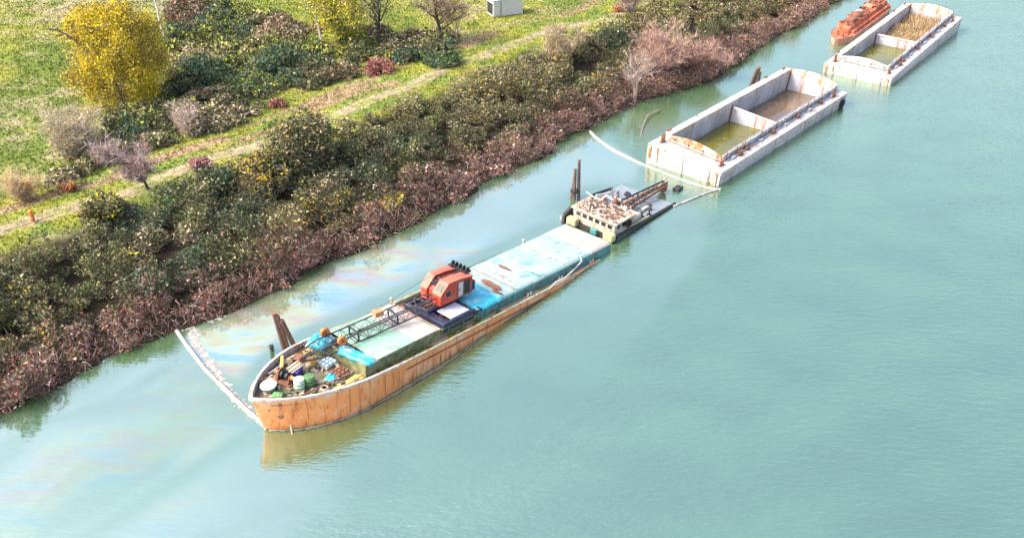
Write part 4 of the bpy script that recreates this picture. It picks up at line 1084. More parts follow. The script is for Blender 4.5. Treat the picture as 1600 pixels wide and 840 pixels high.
coil('coiled pale rope on the foredeck between the drums and the bulwark', (4.3,-2.0,dz(4.3)), .38, M['cream'])
coil('coiled dark cable near the far bulwark of the foredeck', (4.6,1.7,dz(4.6)), .42, M['black'])
for lab, p0, p1, m_ in (('long rusty pipe lying across the foredeck towards the hatch', (2.2,-1.6,0), (6.6,-1.9,0), 'rust'), ('grey pipe lying beside the far bulwark of the foredeck', (2.6,2.0,0), (6.4,2.9,0), 'lilac')):
    mb = MB(); mb.cyl((p0[0],p0[1],dz(p0[0])+.16), (p1[0],p1[1],dz(p1[0])+.2), .07, 8); mb.lathe([(.11,-.03),(.11,.03)], 8, Matrix.Translation((p0[0],p0[1],dz(p0[0])+.16)) @ Euler((0,R(90),0)).to_matrix().to_4x4())
    place(tag(mb.build('pipe', M[m_], None), lab, 'pipe'), SHIP_M.copy())
# scattered rusty scrap on the foredeck
sc = MB()
for k in range(110):
    s = random.uniform(1.5,6.9); y_ = random.uniform(-1,1)*max(.2,breadth(s)-.6)
    a, b_, c = random.uniform(.06,.7), random.uniform(.04,.2), random.uniform(.03,.22)
    sc.ob((s,y_,dz(s)+c*.6), (a,b_,c), (random.uniform(-.3,.3),random.uniform(-.3,.3),random.uniform(0,3.14)))
o = sc.build('rusty_scrap', M['deck'], None); place(tag(o, 'scattered rusty scrap and fittings over the foredeck', 'scrap', kind='stuff'), SHIP_M.copy())
sc = MB()
for k in range(90):
    s = random.uniform(1.0,7.0); y_ = random.uniform(-1,1)*max(.2,breadth(s)-.5)
    a, b_, c = random.uniform(.08,.6), random.uniform(.06,.2), random.uniform(.03,.14)
    sc.ob((s,y_,dz(s)+c*.6), (a,b_,c), (random.uniform(-.3,.3),random.uniform(-.3,.3),random.uniform(0,3.14)))
o = sc.build('pale_litter', M['cream'], None); place(tag(o, 'pale wooden offcuts and litter strewn over the foredeck', 'litter', kind='stuff'), SHIP_M.copy())
# moss growing in the bow and along the side deck
n = 5200
s_ = np.where(rng.uniform(size=n) < .55, rng.uniform(.6,4.5,n), rng.uniform(7.5,21,n))
bb = np.array([breadth(q) for q in s_])
y_ = np.where(s_ < 5, rng.uniform(-1,1,n)*(bb-.25), -rng.uniform(2.95,3.38,n)*np.minimum(1,bb/3.5))
k = fbm(s_*.9, y_*1.1, 141) > .50
s_, y_ = s_[k], y_[k]; n = len(s_)
z_ = np.array([dz(q) for q in s_])+.02
q = np.stack([s_,y_,z_],-1)
o = tri_object('deck_moss', leaf_tris(q + np.array((0,0,.05)), .16, .8, .6), pick(dict(green=.6,olive=.5,lime=.25,dark=.3), n)); place(tag(o, 'green moss and weeds growing on the ship deck', 'moss', kind='stuff'), SHIP_M.copy())
# iron pole hanging from the bow into the water
mb = MB(); mb.path([(-15.27, 51.12, 0.55), (-15.12, 50.60, 0.25), (-14.91, 49.84, -0.35)], .05, 6); mb.cyl((-14.94, 49.95, -0.1), (-14.89, 49.79, -0.3), .09, 8)
tag(mb.build('hanging_pole', M['cream'], None), 'thin pale pole hanging from the bow into the water', 'pole')
# white hose from the hatch over the side
mb = MB(); mb.path([(31.67, -2.71, 1.11), (31.43, -3.16, 0.74), (30.82, -3.05, 0.29), (28.86, -3.50, 0.23), (27.52, -3.48, 0.23), (26.79, -3.55, 0.04), (26.37, -3.45, -0.40)], .07, 6)
place(tag(mb.build('white_hose', M['rope'], None, True), 'white hose trailing over the side deck near the stern', 'hose'), SHIP_M.copy())
# railing post on the far side
for k, (s, y_) in enumerate(((31.0,3.2),(15.2,3.3))):
    mb = MB(); mb.cyl((s,y_,-.1),(s,y_,.55),.09,8); mb.lathe([(.15,.55),(.15,.62),(.08,.68)], 8, Matrix.Translation((s,y_,0))); mb.build('mooring_post', M['cream'], ship)
mb = MB(); mb.path([(s, breadth(s)-.06, .10) for s in (20.5,24,28,31)], .05, 5); mb.build('far_handrail', M['navy'], ship)
# ------------------------------------------------------------------ half sunk dredger behind the ship
DM = Matrix.Translation((-18.29+.669*37.2+.743*.2, 51.4+.743*37.2-.669*.2, .12)) @ Euler((R(1.4),R(.5),R(48))).to_matrix().to_4x4()
# local: x away from the ship, y to the left (bank), origin middle of the near end
dr = thing('dredger', 'half sunk dredging pontoon with cream cabin behind the orange ship', 'dredger', DM)
mb = MB()
mb.v = [(.3,-3.35,.34),(10.2,-3.3,.06),(10.2,3.2,-.10),(.3,3.2,.10),(.3,-3.35,-1),(10.2,-3.3,-1),(10.2,3.2,-1),(.3,3.2,-1)]
mb.f = [(0,1,2,3),(0,4,5,1),(1,5,6,2),(2,6,7,3),(3,7,4,0)]
mb.build('pontoon_deck', M['sunk'], dr)
mb = MB(); mb.path([(.4,-3.4,.35),(5,-3.4,.26),(10.2,-3.35,.14)], .17, 6); mb.build('near_fender_rail', M['black'], dr)
mb = MB(); mb.path([(1.2,-3.22,.50),(4,-3.22,.43),(6.0,-3.2,.36)], .07, 5); mb.build('pale_edge_strip', M['olive'], dr)
mb = MB(); mb.path([(3.2,3.15,.35),(5.5,3.1,.55),(8.2,2.9,.30)], .14, 6); mb.build('far_rail', M['black'], dr)
# cabin across the near end
mb = MB(); mb.b(.35,3.0,-3.2,1.55,.05,1.60); mb.build('cabin_wall', M['cabin'], dr, bevel=.04)
mb = MB(); mb.b(.12,3.3,-3.5,1.85,1.603,1.76); mb.build('roof', M['roofrust'], dr, bevel=.05)
rf = MB()
for k in range(170):
    rf.ob((random.uniform(.3,3.1),random.uniform(-3.2,1.6),1.79), (random.uniform(.08,.3),random.uniform(.05,.18),random.uniform(.02,.12)), (0,0,random.uniform(0,3)))
rf.build('roof_debris', M['wood'], dr)['kind'] = 'stuff'
for k in range(6):
    y0 = -2.9+.74*k
    mb = MB(); mb.b(.31,.347,y0,y0+.46,1.02,1.42); w_ = mb.build('window', M['dark_glass'], dr)
    f = MB(); f.b(.29,.345,y0-.06,y0+.52,1.423,1.48); f.build('window_head', M['cabin'], w_)
    f = MB(); f.b(.29,.345,y0-.06,y0+.52,.95,1.017); f.build('window_sill', M['cabin'], w_)
for k in range(3):
    x0 = .75+.75*k
    mb = MB(); mb.b(x0,x0+.45,-3.24,-3.203,.95,1.40); mb.build('window', M['dark_glass'], dr)
mb = MB(); mb.b(.05,.5,-3.55,1.9,.02,.30); mb.build('near_bumper', M['black'], dr)
for y_ in (-3.0,1.3):
    mb = MB(); mb.b(-.45,.2,y_-.55,y_+.55,.12,.85); mb.build('fender_block', M['olive'], dr, bevel=.08)
mb = MB(); mb.b(-.30,.04,-1.6,-.9,.10,.62); mb.build('turquoise_fender', M['coam_turq'], dr, bevel=.05)
mb = MB(); mb.prism([(-.7,.05),(-.5,1.0),(.6,1.5),(.9,.05)], 1.95, 2.25); mb.build('corner_bracket', M['black'], dr)
for q in range(2):
    mb = MB(); mb.cyl((-.6+.5*q,2.1,.9),(.9+.3*q,2.3,-.3),.10,6); mb.build('bracket_strut', M['black'], dr)
# tyre on the cabin corner
mb = MB(); prof_ = [(.34+.11*math.cos(a), .11*math.sin(a)) for a in np.linspace(0,2*math.pi,9)]
mb.lathe(prof_, 16, Matrix.Translation((2.2,-3.45,1.15)) @ Euler((R(90),0,0)).to_matrix().to_4x4()); mb.build('tyre', M['rubber'], dr, True)
mb = MB(); mb.b(3.32,4.9,-3.0,-1.6,.2,.9); mb.build('engine_box', M['cabin'], dr, bevel=.05)
mb = MB(); mb.b(3.4,4.8,-2.9,-1.7,.903,1.0); mb.build('engine_box_lid', M['roofrust'], dr)
mb = MB(); mb.lathe([(.3,0),(.42,.1),(.42,.7),(.2,.9)], 14, Matrix.Translation((4.4,-.2,.1))); mb.build('white_tank', M['white'], dr, True)
mb = MB(); mb.lathe([(.26,0),(.34,.1),(.34,.6),(.15,.75)], 14, Matrix.Translation((5.1,-.9,.1))); mb.build('white_tank', M['white'], dr, True)
mb = MB(); mb.lathe([(.2,0),(.28,.1),(.28,.9),(.1,1.05)], 12, Matrix.Translation((5.2,.35,.1))); mb.build('brown_tank', M['rust'], dr, True)
for (a, b_) in (((3.1,2.3,2.0),(4.2,.4,.5)),((4.0,1.9,.4),(5.1,1.0,1.6)),((3.2,1.2,2.0),(5.1,1.0,1.6))):
    mb = MB(); mb.cyl(a, b_, .09, 6); mb.build('white_spar', M['white'], dr)
# cutter ladder reaching over the far end
l0, l1 = Vector((5.6,-.6,.45)), Vector((12.0,-.9,.75))
for y_ in (-.5,.5):
    mb = MB(); mb.path([l0+Vector((0,y_,0)), l1+Vector((0,y_*.5,0))], .12, 6); mb.build('ladder_beam', M['rust'], dr)
    mb = MB(); mb.path([l0+Vector((0,y_,.55)), l1+Vector((0,y_*.5,.3))], .09, 6); mb.build('ladder_beam', M['black'], dr)
for k in range(9):
    t = k/8; c = l0.lerp(l1,t)
    mb = MB(); mb.cyl(c+Vector((0,-.5+.25*t,0)), c+Vector((0,.5-.25*t,.5-.25*t)), .06, 5); mb.build('ladder_rung', M['rust'], dr)
mb = MB(); mb.lathe([(.1,-.5),(.4,-.3),(.48,.1),(.2,.4)], 10, Matrix.Translation((11.6,-.9,.5)) @ Euler((0,R(90),0)).to_matrix().to_4x4()); mb.build('cutter_head', M['rust'], dr)
mb = MB(); mb.cyl((10.2,-1.0,.8),(12.9,-.4,1.1),.08,6); mb.build('pale_spar', M['cream'], dr)
for (x_,y_) in ((5.6,-2.6),(6.4,-2.9),(7.4,-2.3)):
    mb = MB(); mb.lathe([(.22,0),(.22,.12),(.08,.15),(.08,.5),(.2,.55)], 10, Matrix.Translation((x_,y_,.15))); mb.build('capstan', M['black'], dr)
for k in range(12):
    a = Vector((random.uniform(.4,2.6), random.uniform(-3.1,1.4), 1.8)); b_ = a+Vector((random.uniform(-.5,1.2),random.uniform(-1.2,1.2),random.uniform(.0,.35)))
    mb = MB(); mb.cyl(a, b_, random.uniform(.03,.07), 5); mb.build('roof_pipe', M[random.choice(['rust','cabin','black'])], dr)
for k in range(26):
    a = Vector((random.uniform(3.3,7.8), random.uniform(-2.9,2.6), random.uniform(.1,.5))); b_ = a+Vector((random.uniform(-1,1.4),random.uniform(-1,1),random.uniform(-.1,1.0)))
    mb = MB(); mb.cyl(a, b_, random.uniform(.03,.09), 5); mb.build('bent_pipe', M[random.choice(['black','rust','white','black'])], dr)
for k in range(14):
    mb = MB(); mb.ob((random.uniform(3.3,8.5), random.uniform(-2.9,2.6), .3), (random.uniform(.2,.8),random.uniform(.2,.6),random.uniform(.15,.6)), (random.uniform(-.3,.3),random.uniform(-.3,.3),random.uniform(0,3))); mb.build('machine_block', M[random.choice(['black','rust','cabin','navy'])], dr, bevel=.03)
mb = MB(); mb.ob((13.2,-1.7,.12),(1.1,.7,.35),(0,.05,.1)); o = mb.build('floating_box', M['black'], None, bevel=.05); place(tag(o, 'dark box floating between the dredger and the white barge', 'box'), DM.copy())

# ------------------------------------------------------------------ white hopper barges
def barge(label, M_, pool_z, far_fill=None, rusty=True, tyre=True):
    L, W = 30.0, 8.9
    t = thing('hopper_barge', label, 'barge', M_, 'white hopper barges')
    # local: x along, y = -t (0 at the bank side rail, -W at the river side), z 0 at deck
    x0, x1, y0, y1 = 2.4, 29.4, -7.55, -1.35
    mb = MB(); D = -3.4
    # outer shell with raked ends
    o = [(0,0,0),(L,0,0),(L,-W,0),(0,-W,0)]
    lo = [(.25,-.05,D),(L-.9,-.05,D),(L-.9,-W+.05,D),(.25,-W+.05,D)]
    mb.v = o + lo; mb.f = [(0,1,5,4),(1,2,6,5),(2,3,7,6),(3,0,4,7)]
    mb.build('hull', M['barge'], t)
    mb = MB()
    mb.v = [(0,0,0),(L,0,0),(L,-W,0),(0,-W,0),(x0,y1,0),(x1,y1,0),(x1,y0,0),(x0,y0,0)]
    mb.f = [(0,4,5,1),(1,5,6,2),(2,6,7,3),(3,7,4,0)]
    mb.build('deck', M['barge_top'], t)
    mb = MB()
    mb.v = [(x0,y1,.0),(x1,y1,0),(x1,y0,0),(x0,y0,0),(x0,y1,D),(x1,y1,D),(x1,y0,D),(x0,y0,D)]
    mb.f = [(1,0,4,5),(2,1,5,6),(3,2,6,7),(0,3,7,4),(4,7,6,5)]
    mb.build('hold_wall', M['barge_in'], t)
    # coamings round the hold: long bank side one, river side one, arched ends
    mb = MB(); mb.b(x0-.15,x1+.2,y1-.0,y1+.85,.003,.72); mb.build('coaming', M['barge'], t, bevel=.04)
    mb = MB(); mb.b(x0-.1,x1+.15,y0-.14,y0,.003,.72); mb.build('coaming', M['barge'], t, bevel=.02)
    n = 12
    def arch(xa, xb, base, rise, m_, nm):
        mb = MB(); pts = []
        for k in range(n+1):
            f = k/n; pts.append((y0-.05+(y1-y0+.1)*f, base+rise*math.sin(math.pi*f)))
        for xx in (xa, xb):
            mb.v += [(xx, y, z) for y, z in pts] + [(xx, y, .004) for y, z in pts]
        q = 2*(n+1)
        for k in range(n):
            mb.f += [(k,k+1,n+2+k,n+1+k),(q+k+1,q+k,q+n+1+k,q+n+2+k),(k+1,k,q+k,q+k+1)]
        mb.f += [(0,n+1,q+n+1,q),(n,q+n,q+2*n+1,2*n+1)]
        mb.build(nm, m_, t)
    arch(x0-.22, x0-.06, .62, .42, M['orangerust'] if rusty else M['barge_top'], 'end_coaming')
    arch(x1+.02, x1+.28, .72, .45, M['barge'], 'end_coaming')
    for k in range(4):                      # posts and lower bar under the near end coaming
        y = y0+.5+(y1-y0-1.0)*k/3
        mb = MB(); mb.b(x0-.42,x0-.224,y-.05,y+.05,.003,.62); mb.build('post', M['orangerust'] if rusty else M['barge_top'], t)
    mb = MB(); mb.b(x0-.52,x0-.424,y0+.2,y1-.2,.24,.34); mb.build('lower_bar', M['barge_top'], t)
    # cross bulkhead in the hold
    xm = 15.2
    mb = MB(); mb.b(xm,xm+.22,y0+.003,y1-.003,D+.003,-.10); mb.build('bulkhead', M['barge_in'], t)
    mb = MB(); mb.b(xm-.06,xm+.28,y0+.004,y1-.004,-.097,.02); mb.build('bulkhead_cap', M['barge'], t)
    for xx, yy in ((xm-.004,-4.6),(x1-.004,-3.2),(x1-.004,-6.0)):
        mb = MB(); mb.b(xx-.03,xx,yy-.05,yy+.05,-2.2,-.12); mb.build('wall_rib', M['orangerust'], t)
    for xx in (6.6,10.9,19.5,24.3):
        mb = MB(); mb.b(xx-.04,xx+.04,y1-.06,y1-.003,-2.4,-.02); mb.build('wall_rib', M['barge_in'], t)
    mb = MB(); mb.b(xm-.12,xm-.003,y1-.16,y1-.004,-2.2,.3); mb.build('corner_post', M['rust'], t)
    mb = MB(); mb.b(x1-.12,x1-.004,y1-.12,y1-.004,-2.2,.3); mb.build('corner_post', M['rust'], t)
    # railing along the river side coaming
    for k in range(22):
        xx = 3.0+k*1.22
        lean_ = random.uniform(-.08,.08)
        mb = MB(); mb.cyl((xx,y0-.2,.0),(xx+lean_,y0-.2+random.uniform(-.06,.06),1.12),.042,5); mb.build('rail_post', M['lilac'] if k % 3 else M['rust'], t)
    for zz in (.62,1.08):
        mb = MB(); mb.path([(2.9+k*1.3, y0-.2+random.uniform(-.04,.04), zz+random.uniform(-.05,.05)) for k in range(21)], .035, 5); mb.build('hand_rail', M['lilac'], t)
    # clutter pipe along the side deck
    mb = MB(); mb.path([(3+k*1.0, y0-.42+random.uniform(-.03,.03), .09) for k in range(26)], .07, 6); mb.build('deck_pipe', M['lilac'], t)
    for k in range(9):
        xx = 4+k*2.9
        mb = MB(); mb.b(xx-.3,xx+.3,y0-.62,y0-.30,.003,.25+.1*(k%2)); mb.build('pipe_bracket', M['rust'] if k % 2 else M['lilac'], t)
    # bitts
    for xx, yy in ((1.4,-.9),(1.6,-8.0),(5.2,-8.2),(27.4,-8.2),(28.6,-.7),(24.4,-.55),(3.0,-.55)):
        mb = MB()
        for q in (-.22,.22): mb.cyl((xx+q,yy,0),(xx+q,yy,.55 if yy < -2 else .95),.11,8)
        mb.b(xx-.4,xx+.4,yy-.16,yy+.16,.003,.10); mb.build('bitt', M['rust'], t)
    # rubbing strakes and end plates
    mb = MB(); mb.path([(0,-W-.03,-.18),(L,-W-.03,-.18)], .07, 5); mb.build('rubbing_strake', M['barge_top'], t)
    mb = MB(); mb.path([(.2,-W-.02,-1.0),(L-.3,-W-.02,-1.0)], .05, 5); mb.build('rubbing_strake', M['barge_top'], t)
    for yy in (-1.3,-4.4,-7.6):
        mb = MB(); mb.b(-.08,.0,yy-.06,yy+.06,-1.9,-.05); mb.build('end_rib', M['barge'] if yy == -4.4 else M['orangerust'], t)
    for yy in (-.35,-8.45):
        mb = MB(); mb.ob((-.03,yy,-.85),(.10,.22,1.5),(0,-.06,0)); mb.build('corner_fender', M['orangerust'], t)
    if tyre:
        mb = MB(); prof_ = [(.42+.15*math.cos(a), .15*math.sin(a)) for a in np.linspace(0,2*math.pi,9)]
        mb.lathe(prof_, 16, Matrix.Translation((L-1.4,-W-.18,-.9)) @ Euler((R(90),0,0)).to_matrix().to_4x4()); mb.build('tyre_fender', M['rubber'], t, True)
    # level water standing in the hold
    inv = M_.inverted()
    def pool(xa, xb, zw, nm, m_):
        mb = MB(); vv = []
        for (xx, yy) in ((xa,y1+.02),(xb,y1+.02),(xb,y0-.02),(xa,y0-.02)):
            wv = M_ @ Vector((xx,yy,0)); q = inv @ Vector((wv.x,wv.y,zw)); vv.append(q)
        mb.add(vv, [(3,2,1,0)]); return mb.build(nm, m_, t)
    pool(x0-.02, xm+.1, pool_z, 'standing_water', M['pool'])
    if not far_fill: pool(xm+.15, x1+.02, pool_z-.15, 'standing_water', M['poolbrown'])
    return t, (xm, x1, y0, y1)
M['poolbrown'] = water_mat('brown_hold_water', (.11,.075,.045), film=False, ior=1.7)
B1 = Matrix.Translation((14.42,93.9,2.30)) @ Euler((0,0,R(49.03))).to_matrix().to_4x4() @ Euler((R(5.2),0,0)).to_matrix().to_4x4()
barge('long white hopper barge with olive and brown water in its two holds', B1, .40)
B2 = Matrix.Translation((41.13,122.2,1.25)) @ Euler((0,0,R(52.3))).to_matrix().to_4x4() @ Euler((R(1.0),R(-1.5),0)).to_matrix().to_4x4()
b2, (xm, x1, y0, y1) = barge('farther white hopper barge with dry reeds in its far hold', B2, .30, far_fill=True, rusty=False, tyre=False)
mb = MB(); nx, ny = 30, 14
xs = np.linspace(xm+.2, x1+.03, nx); ys = np.linspace(y0-.03, y1+.03, ny)
X, Y = np.meshgrid(xs, ys, indexing='ij'); Z = -1.35 + (fbm(X*.4,Y*.5,151)-.5)*1.0 + .35*(X-xm)/(x1-xm)
mb.v = [tuple(q) for q in np.stack([X,Y,Z],-1).reshape(-1,3)]
for i in range(nx-1):
    for j in range(ny-1): mb.f.append((i*ny+j,(i+1)*ny+j,(i+1)*ny+j+1,i*ny+j+1))
M['silt'] = paint('dry_silt', (.30,.19,.12), .95, .25, 1.5, [((.42,.32,.18),1.2,.55,.7,U)])
mb.build('silt', M['silt'], b2, True)
n = 9000
s_ = rng.uniform(xm+.4, x1-.2, n); y_ = rng.uniform(y0+.15, y1-.15, n)
z_ = -1.35 + (fbm(s_*.4,y_*.5,151)-.5)*1.0 + .35*(s_-xm)/(x1-xm)
a = np.stack([s_,y_,z_],-1); b_ = a+np.stack([rng.normal(0,.25,n),rng.normal(0,.25,n),rng.uniform(.2,.8,n)],-1)
o = tri_object('dry_reeds', twig_tris(a,b_,.04*rng.uniform(.5,1.5,n)), pick(dict(tan=.6,straw=.3,brown=.4,gold=.25,pink=.3,green=.12), n))
place(tag(o, 'dry tan reeds growing in the far hold of the farther barge', 'reeds', kind='stuff'), B2.copy())

# ------------------------------------------------------------------ rusty orange boat beside the farther barge
OM = Matrix.Translation((47.22, 132.24, 0)) @ Euler((0,0,R(54))).to_matrix().to_4x4()
M['rusthull'] = paint('rust_streaked_grey_hull', (.36,.33,.30), .8, .2, 1.0, [((.44,.17,.09),.8,.46,.58,(1,1,.5)),(DRUST,1.6,.58,.66,U)])
ob_ = thing('work_boat', 'rusty orange work boat lying between the farther barge and the bank', 'boat', OM)
def obw(x): return 1.75*min(1,(max(x,0)/3.2))**.6
mb = MB(); xs = [0,.25,.7,1.4,2.4,3.4,6,10,14,17,19.5,21.2,22]
ends = {19.5:1.65,21.2:1.3,22:.75}
ring = []
for zz, k in ((1.0,1.0),(.55,.97),(-.6,.8)):
    for x in xs:
        w = ends.get(x, obw(x))*k
        ring.append((x+(1-k)*1.2*(x < 3), w+1.75, zz))
    for x in xs[::-1]:
        w = ends.get(x, obw(x))*k
        ring.append((x+(1-k)*1.2*(x < 3), -w+1.75, zz))
n = 2*len(xs); mb.v = ring
loft(mb, 0, n, n); loft(mb, n, 2*n, n)
mb.build('hull', M['rusthull'], ob_)
mb = MB()
for x in xs:
    w = ends.get(x, obw(x))-.03
    mb.v += [(x,-w+1.75,.94),(x,w+1.75,.94)]
for i in range(len(xs)-1): mb.f.append((2*i,2*i+2,2*i+3,2*i+1))
mb.build('deck', M['orangeboat'], ob_)
mb = MB(); mb.prism([(3.6,.945),(3.6,1.75),(4.2,1.95),(20.0,1.95),(20.8,1.6),(20.8,.945)], .95, 3.0); mb.build('hold_casing', M['orangeboat'], ob_, bevel=.1)
mb = MB(); mb.prism([(3.9,.945),(3.9,1.4),(20.4,1.4),(20.4,.945)], .45, .945); mb.build('side_casing', M['orangeboat'], ob_, bevel=.05)
for k in range(12):
    x = 4.6+k*1.3
    mb = MB(); mb.b(x-.05,x+.05,.92,3.03,1.953,2.03); mb.build('casing_rib', M['orangeboat'], ob_)
mb = MB(); mb.lathe([(.7,0),(.75,.1),(.6,.7),(.3,.85)], 12, Matrix.Translation((9.0,1.9,1.96))); mb.build('rusty_drum', M['rust'], ob_, True)
mb = MB(); mb.lathe([(.5,0),(.55,.1),(.5,.5),(.2,.65)], 12, Matrix.Translation((10.6,2.2,1.96))); mb.build('rusty_drum', M['lilac'], ob_, True)
mb = MB(); mb.b(5.2,7.0,1.2,2.0,1.96,2.5); mb.build('machinery_box', M['rust'], ob_, bevel=.05)
mb = MB(); mb.b(14.2,15.6,1.5,2.7,1.96,2.35); mb.build('machinery_box', M['plank'], ob_, bevel=.05)
for x_, y_ in ((1.6,1.2),(2.4,2.2),(3.0,1.0)):
    mb = MB(); mb.lathe([(.25,0),(.25,.1),(.12,.14),(.12,.5),(.2,.55)], 8, Matrix.Translation((x_,y_,.94))); mb.build('bollard', M['rust'], ob_)
mb = MB()
for k in range(130):
    a_, c_ = random.uniform(.15,1.0), random.uniform(.04,.28)
    mb.ob((random.uniform(4,19.5), random.uniform(1.1,2.9), 2.0+c_*.4), (a_,random.uniform(.08,.35),c_), (random.uniform(-.4,.4),random.uniform(-.4,.4),random.uniform(0,3)))
mb.build('deck_scrap', M['rust'], ob_)['kind'] = 'stuff'

# ------------------------------------------------------------------ pilings
def piles(label, rods, r=.17, band=None):
    t = thing('mooring_piles', label, 'piling', rods[0][0])
    o0 = Vector(rods[0][0])
    for a, b_ in rods:
        a, b_ = Vector(a)-o0, Vector(b_)-o0
        mb = MB(); mb.path([a-(b_-a).normalized()*1.2, a.lerp(b_,.5), b_], r*1.05, 8, r*.85); mb.build('pile', M['wood'], t)
        mb = MB(); mb.path([b_-(b_-a).normalized()*.18, b_+(b_-a).normalized()*.03], r*1.0, 8, r*.7); mb.build('pile_head', M['rust'], t)
    if band:
        c = (Vector(rods[0][1])-o0)*band
        mb = MB(); mb.lathe([(r*2.2,-.12),(r*2.5,-.1),(r*2.5,.1),(r*2.2,.12)], 10, Matrix.Translation(c)); mb.build('band', M['black'], t)
piles('three leaning wooden piles beside the bow of the orange ship', [((-17.34, 59.51, 0), (-17.51, 58.70, 4.2)), ((-17.08, 59.67, 0), (-17.31, 58.74, 4)), ((-16.67, 60.09, 0), (-17.03, 58.74, 3.6))], .19)
piles('upright wooden piles beside the dredger', [((6.18, 85.27, 0), (6.18, 85.19, 3.4)), ((6.63, 85.41, 0), (6.53, 85.31, 4.3)), ((5.95, 85.83, 0), (6.18, 85.69, 2.4))], .17, .28)
piles('short leaning wooden piles behind the long white barge', [((30.42, 116.97, 0), (30.78, 116.10, 2.6)), ((30.87, 117.20, 0), (31.11, 116.24, 2.8)), ((31.60, 117.90, 0), (31.43, 116.85, 2))], .2)
mb = MB(); mb.cyl((-18.67, 60.61, -0.5), (-18.39, 59.65, 0.5), .16, 8); mb.lathe([(.2,0),(.2,.15),(.1,.2)], 8, Matrix.Translation((-18.39, 59.65, 0.5))); tag(mb.build('stump_pile', M['black'], None), 'short black stump in the water beside the bow', 'piling')

# ------------------------------------------------------------------ floating oil booms
def smooth_line(pts, step=.6):
    pts = [Vector(p) for p in pts]; out = []
    for i in range(len(pts)-1):
        p0 = pts[max(i-1,0)]; p1 = pts[i]; p2 = pts[i+1]; p3 = pts[min(i+2,len(pts)-1)]
        k = max(2, int((p2-p1).length/step))
        for j in range(k):
            t = j/k
            out.append(.5*((2*p1)+(p2-p0)*t+(2*p0-5*p1+4*p2-p3)*t*t+(3*p1-p0-3*p2+p3)*t*t*t))
    out.append(pts[-1]); return out
def boom(label, pts, r=.13, m_='boomfloat'):
    ln = smooth_line(pts)
    t = thing('oil_boom', label, 'boom', ln[0])
    o0 = ln[0]
    k = 0
    while k < len(ln)-1:
        seg_ = ln[k:k+5]
        if len(seg_) > 1:
            mb = MB(); q = [p-o0+Vector((random.uniform(-.02,.02),random.uniform(-.02,.02),.05)) for p in seg_]
            mb.path(q, r*random.uniform(.9,1.1), 7); mb.build('float', M[m_], t, True)
            mb = MB(); mb.path([q[-1]-(q[-1]-q[-2])*.12, q[-1]+(q[-1]-q[-2])*.12], r*1.15, 7); mb.build('connector', M['rope' if m_ == 'boomfloat' else m_], t)
        k += 4
boom('white boom stretched from the bank to the bow of the ship', [(-26.57, 62.50, 0), (-24.86, 60.09, 0), (-22.85, 57.41, 0), (-20.96, 55.27, 0), (-18.75, 52.81, 0), (-16.82, 50.82, 0)], .16)
boom('white boom curving from the bank past the dredger to the long white barge', [(8.95, 102.31, 0), (9.55, 100.49, 0), (11.08, 97.33, 0), (12.80, 94.97, 0), (14.30, 93.03, 0), (17.25, 89.92, 0), (19.57, 87.98, 0), (21.03, 87.40, 0)], .14)
boom('thin white boom between the dredger and the corner of the long white barge', [(21.18, 87.55, 0), (19.45, 86.54, 0), (17.47, 84.99, 0), (15.83, 83.75, 0)], .11)
boom('thin grey boom lying along the waterline of the orange hull', [(-16.68, 50.56, 0), (-14.08, 50.76, 0), (-10.78, 52.39, 0), (-7.47, 55.49, 0), (-4.83, 58.29, 0), (-2.02, 62.23, 0), (0.52, 64.95, 0), (2.85, 67.84, 0), (5.59, 71.56, 0)], .06, 'scumline')
# scum gathered against the first boom
n = 0; fm = MB()
lane = smooth_line([(-26.29, 62.77, 0), (-25.42, 62.77, 0), (-24.48, 60.68, 0), (-23.24, 58.85, 0), (-22.26, 57.73, 0), (-21.25, 55.87, 0), (-19.83, 54.09, 0), (-18.17, 52.46, 0), (-17.22, 51.43, 0)], .12)
for p_ in lane:
    for j in range(4):
        w = random.uniform(.05,.2); c = p_ + Vector((random.gauss(0,.16), random.gauss(0,.16), 0))
        h = random.uniform(.02,.05)
        m_ = 7; vv = [(c.x+math.cos(2*math.pi*q/m_)*w*random.uniform(.6,1.2), c.y+math.sin(2*math.pi*q/m_)*w*random.uniform(.6,1.2), .008) for q in range(m_)] + [(c.x,c.y,.008+h)]
        fm.add(vv, [(q,(q+1)%m_,m_) for q in range(m_)])
for c0 in ((-24.18, 64.40, 0), (-24.47, 64.12, 0), (-23.87, 64.58, 0), (-25.71, 63.75, 0), (-25.27, 64.03, 0), (-24.96, 64.40, 0)):
    for j in range(22):
        w = random.uniform(.05,.2); c = Vector(c0)+Vector((random.gauss(0,.3),random.gauss(0,.2),0)); m_ = 7
        vv = [(c.x+math.cos(2*math.pi*q/m_)*w, c.y+math.sin(2*math.pi*q/m_)*w, .008) for q in range(m_)] + [(c.x,c.y,.04)]
        fm.add(vv, [(q,(q+1)%m_,m_) for q in range(m_)])
tag(fm.build('floating_foam', M['foam'], None, True), 'white scum and foam gathered along the boom off the bow', 'foam', kind='stuff')

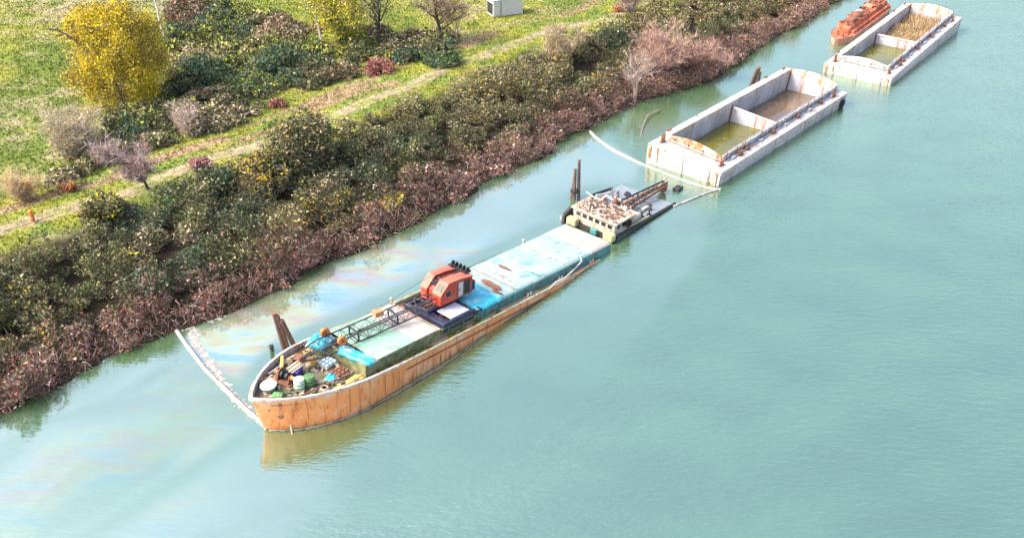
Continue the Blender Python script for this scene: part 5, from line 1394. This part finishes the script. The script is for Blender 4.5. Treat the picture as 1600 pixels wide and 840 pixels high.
# ------------------------------------------------------------------ small things
mb = MB(); mb.path(smooth_line([(17.65, 108.32, 0.25), (16.11, 106.46, 0.35), (15.44, 104.48, 0.2), (14.93, 102.64, 0.1), (14.35, 100.00, -0.1)]), .10, 6, .05)
for a, b_ in (((16.03, 106.38, 0.3), (15.40, 106.39, 0.7)), ((15.20, 103.72, 0.2), (14.46, 103.01, 0.1))): mb.path([a,b_], .05, 5, .02)
tag(mb.build('drift_branch', M['bark_grey'], None), 'bare crooked branch floating near the bank left of the long barge', 'branch')
# container cabin on the meadow
cz = float(ground_z([(-2.63, 134.65, 3.3)[0]],[(-2.63, 134.65, 3.3)[1]])[0])
ct = thing('container', 'white ribbed container with dark open end on the meadow', 'container', Matrix.Translation(((-2.63, 134.65, 3.3)[0], (-2.63, 134.65, 3.3)[1], cz)) @ Euler((0,0,R(24))).to_matrix().to_4x4())
mb = MB(); mb.b(0,4.6,0,2.3,.08,2.35); mb.build('shell', M['container'], ct, bevel=.03)
for k in range(9):
    x_ = .25+k*.51
    mb = MB(); mb.b(x_-.04,x_+.04,-.05,-.003,.12,2.3); mb.build('wall_rib', M['container'], ct)
mb = MB(); mb.b(1.12,1.2,-.06,-.052,.1,2.32); mb.build('door_gap', M['black'], ct)
mb = MB(); mb.b(-.05,-.003,.2,2.1,.35,1.95); w_ = mb.build('end_window', M['dark_glass'], ct)
mb = MB(); mb.b(-.08,-.003,.08,2.22,1.953,2.12); mb.build('window_head', M['container'], w_)
mb = MB(); mb.b(-.08,-.003,.08,2.22,.2,.347); mb.build('window_sill', M['container'], w_)
mb = MB(); mb.b(-.08,4.68,-.08,2.38,2.353,2.44); mb.build('roof', M['container'], ct)
# orange marker post
b_ = (-41.30, 72.96, 4); z_ = float(ground_z([b_[0]],[b_[1]])[0])
mk = thing('marker_post', 'orange marker post with pale base standing beside the path', 'marker', (b_[0], b_[1], z_))
mb = MB(); mb.lathe([(.28,0),(.28,.08),(.2,.12)], 10); mb.build('base', M['cream'], mk)
mb = MB(); mb.lathe([(.2,.12),(.17,.7),(.20,.72),(.16,1.15),(.06,1.25)], 10); mb.build('post', M['marker'], mk)
mb = MB(); mb.lathe([(.19,.5),(.19,.62)], 10); mb.build('band', M['cream'], mk)
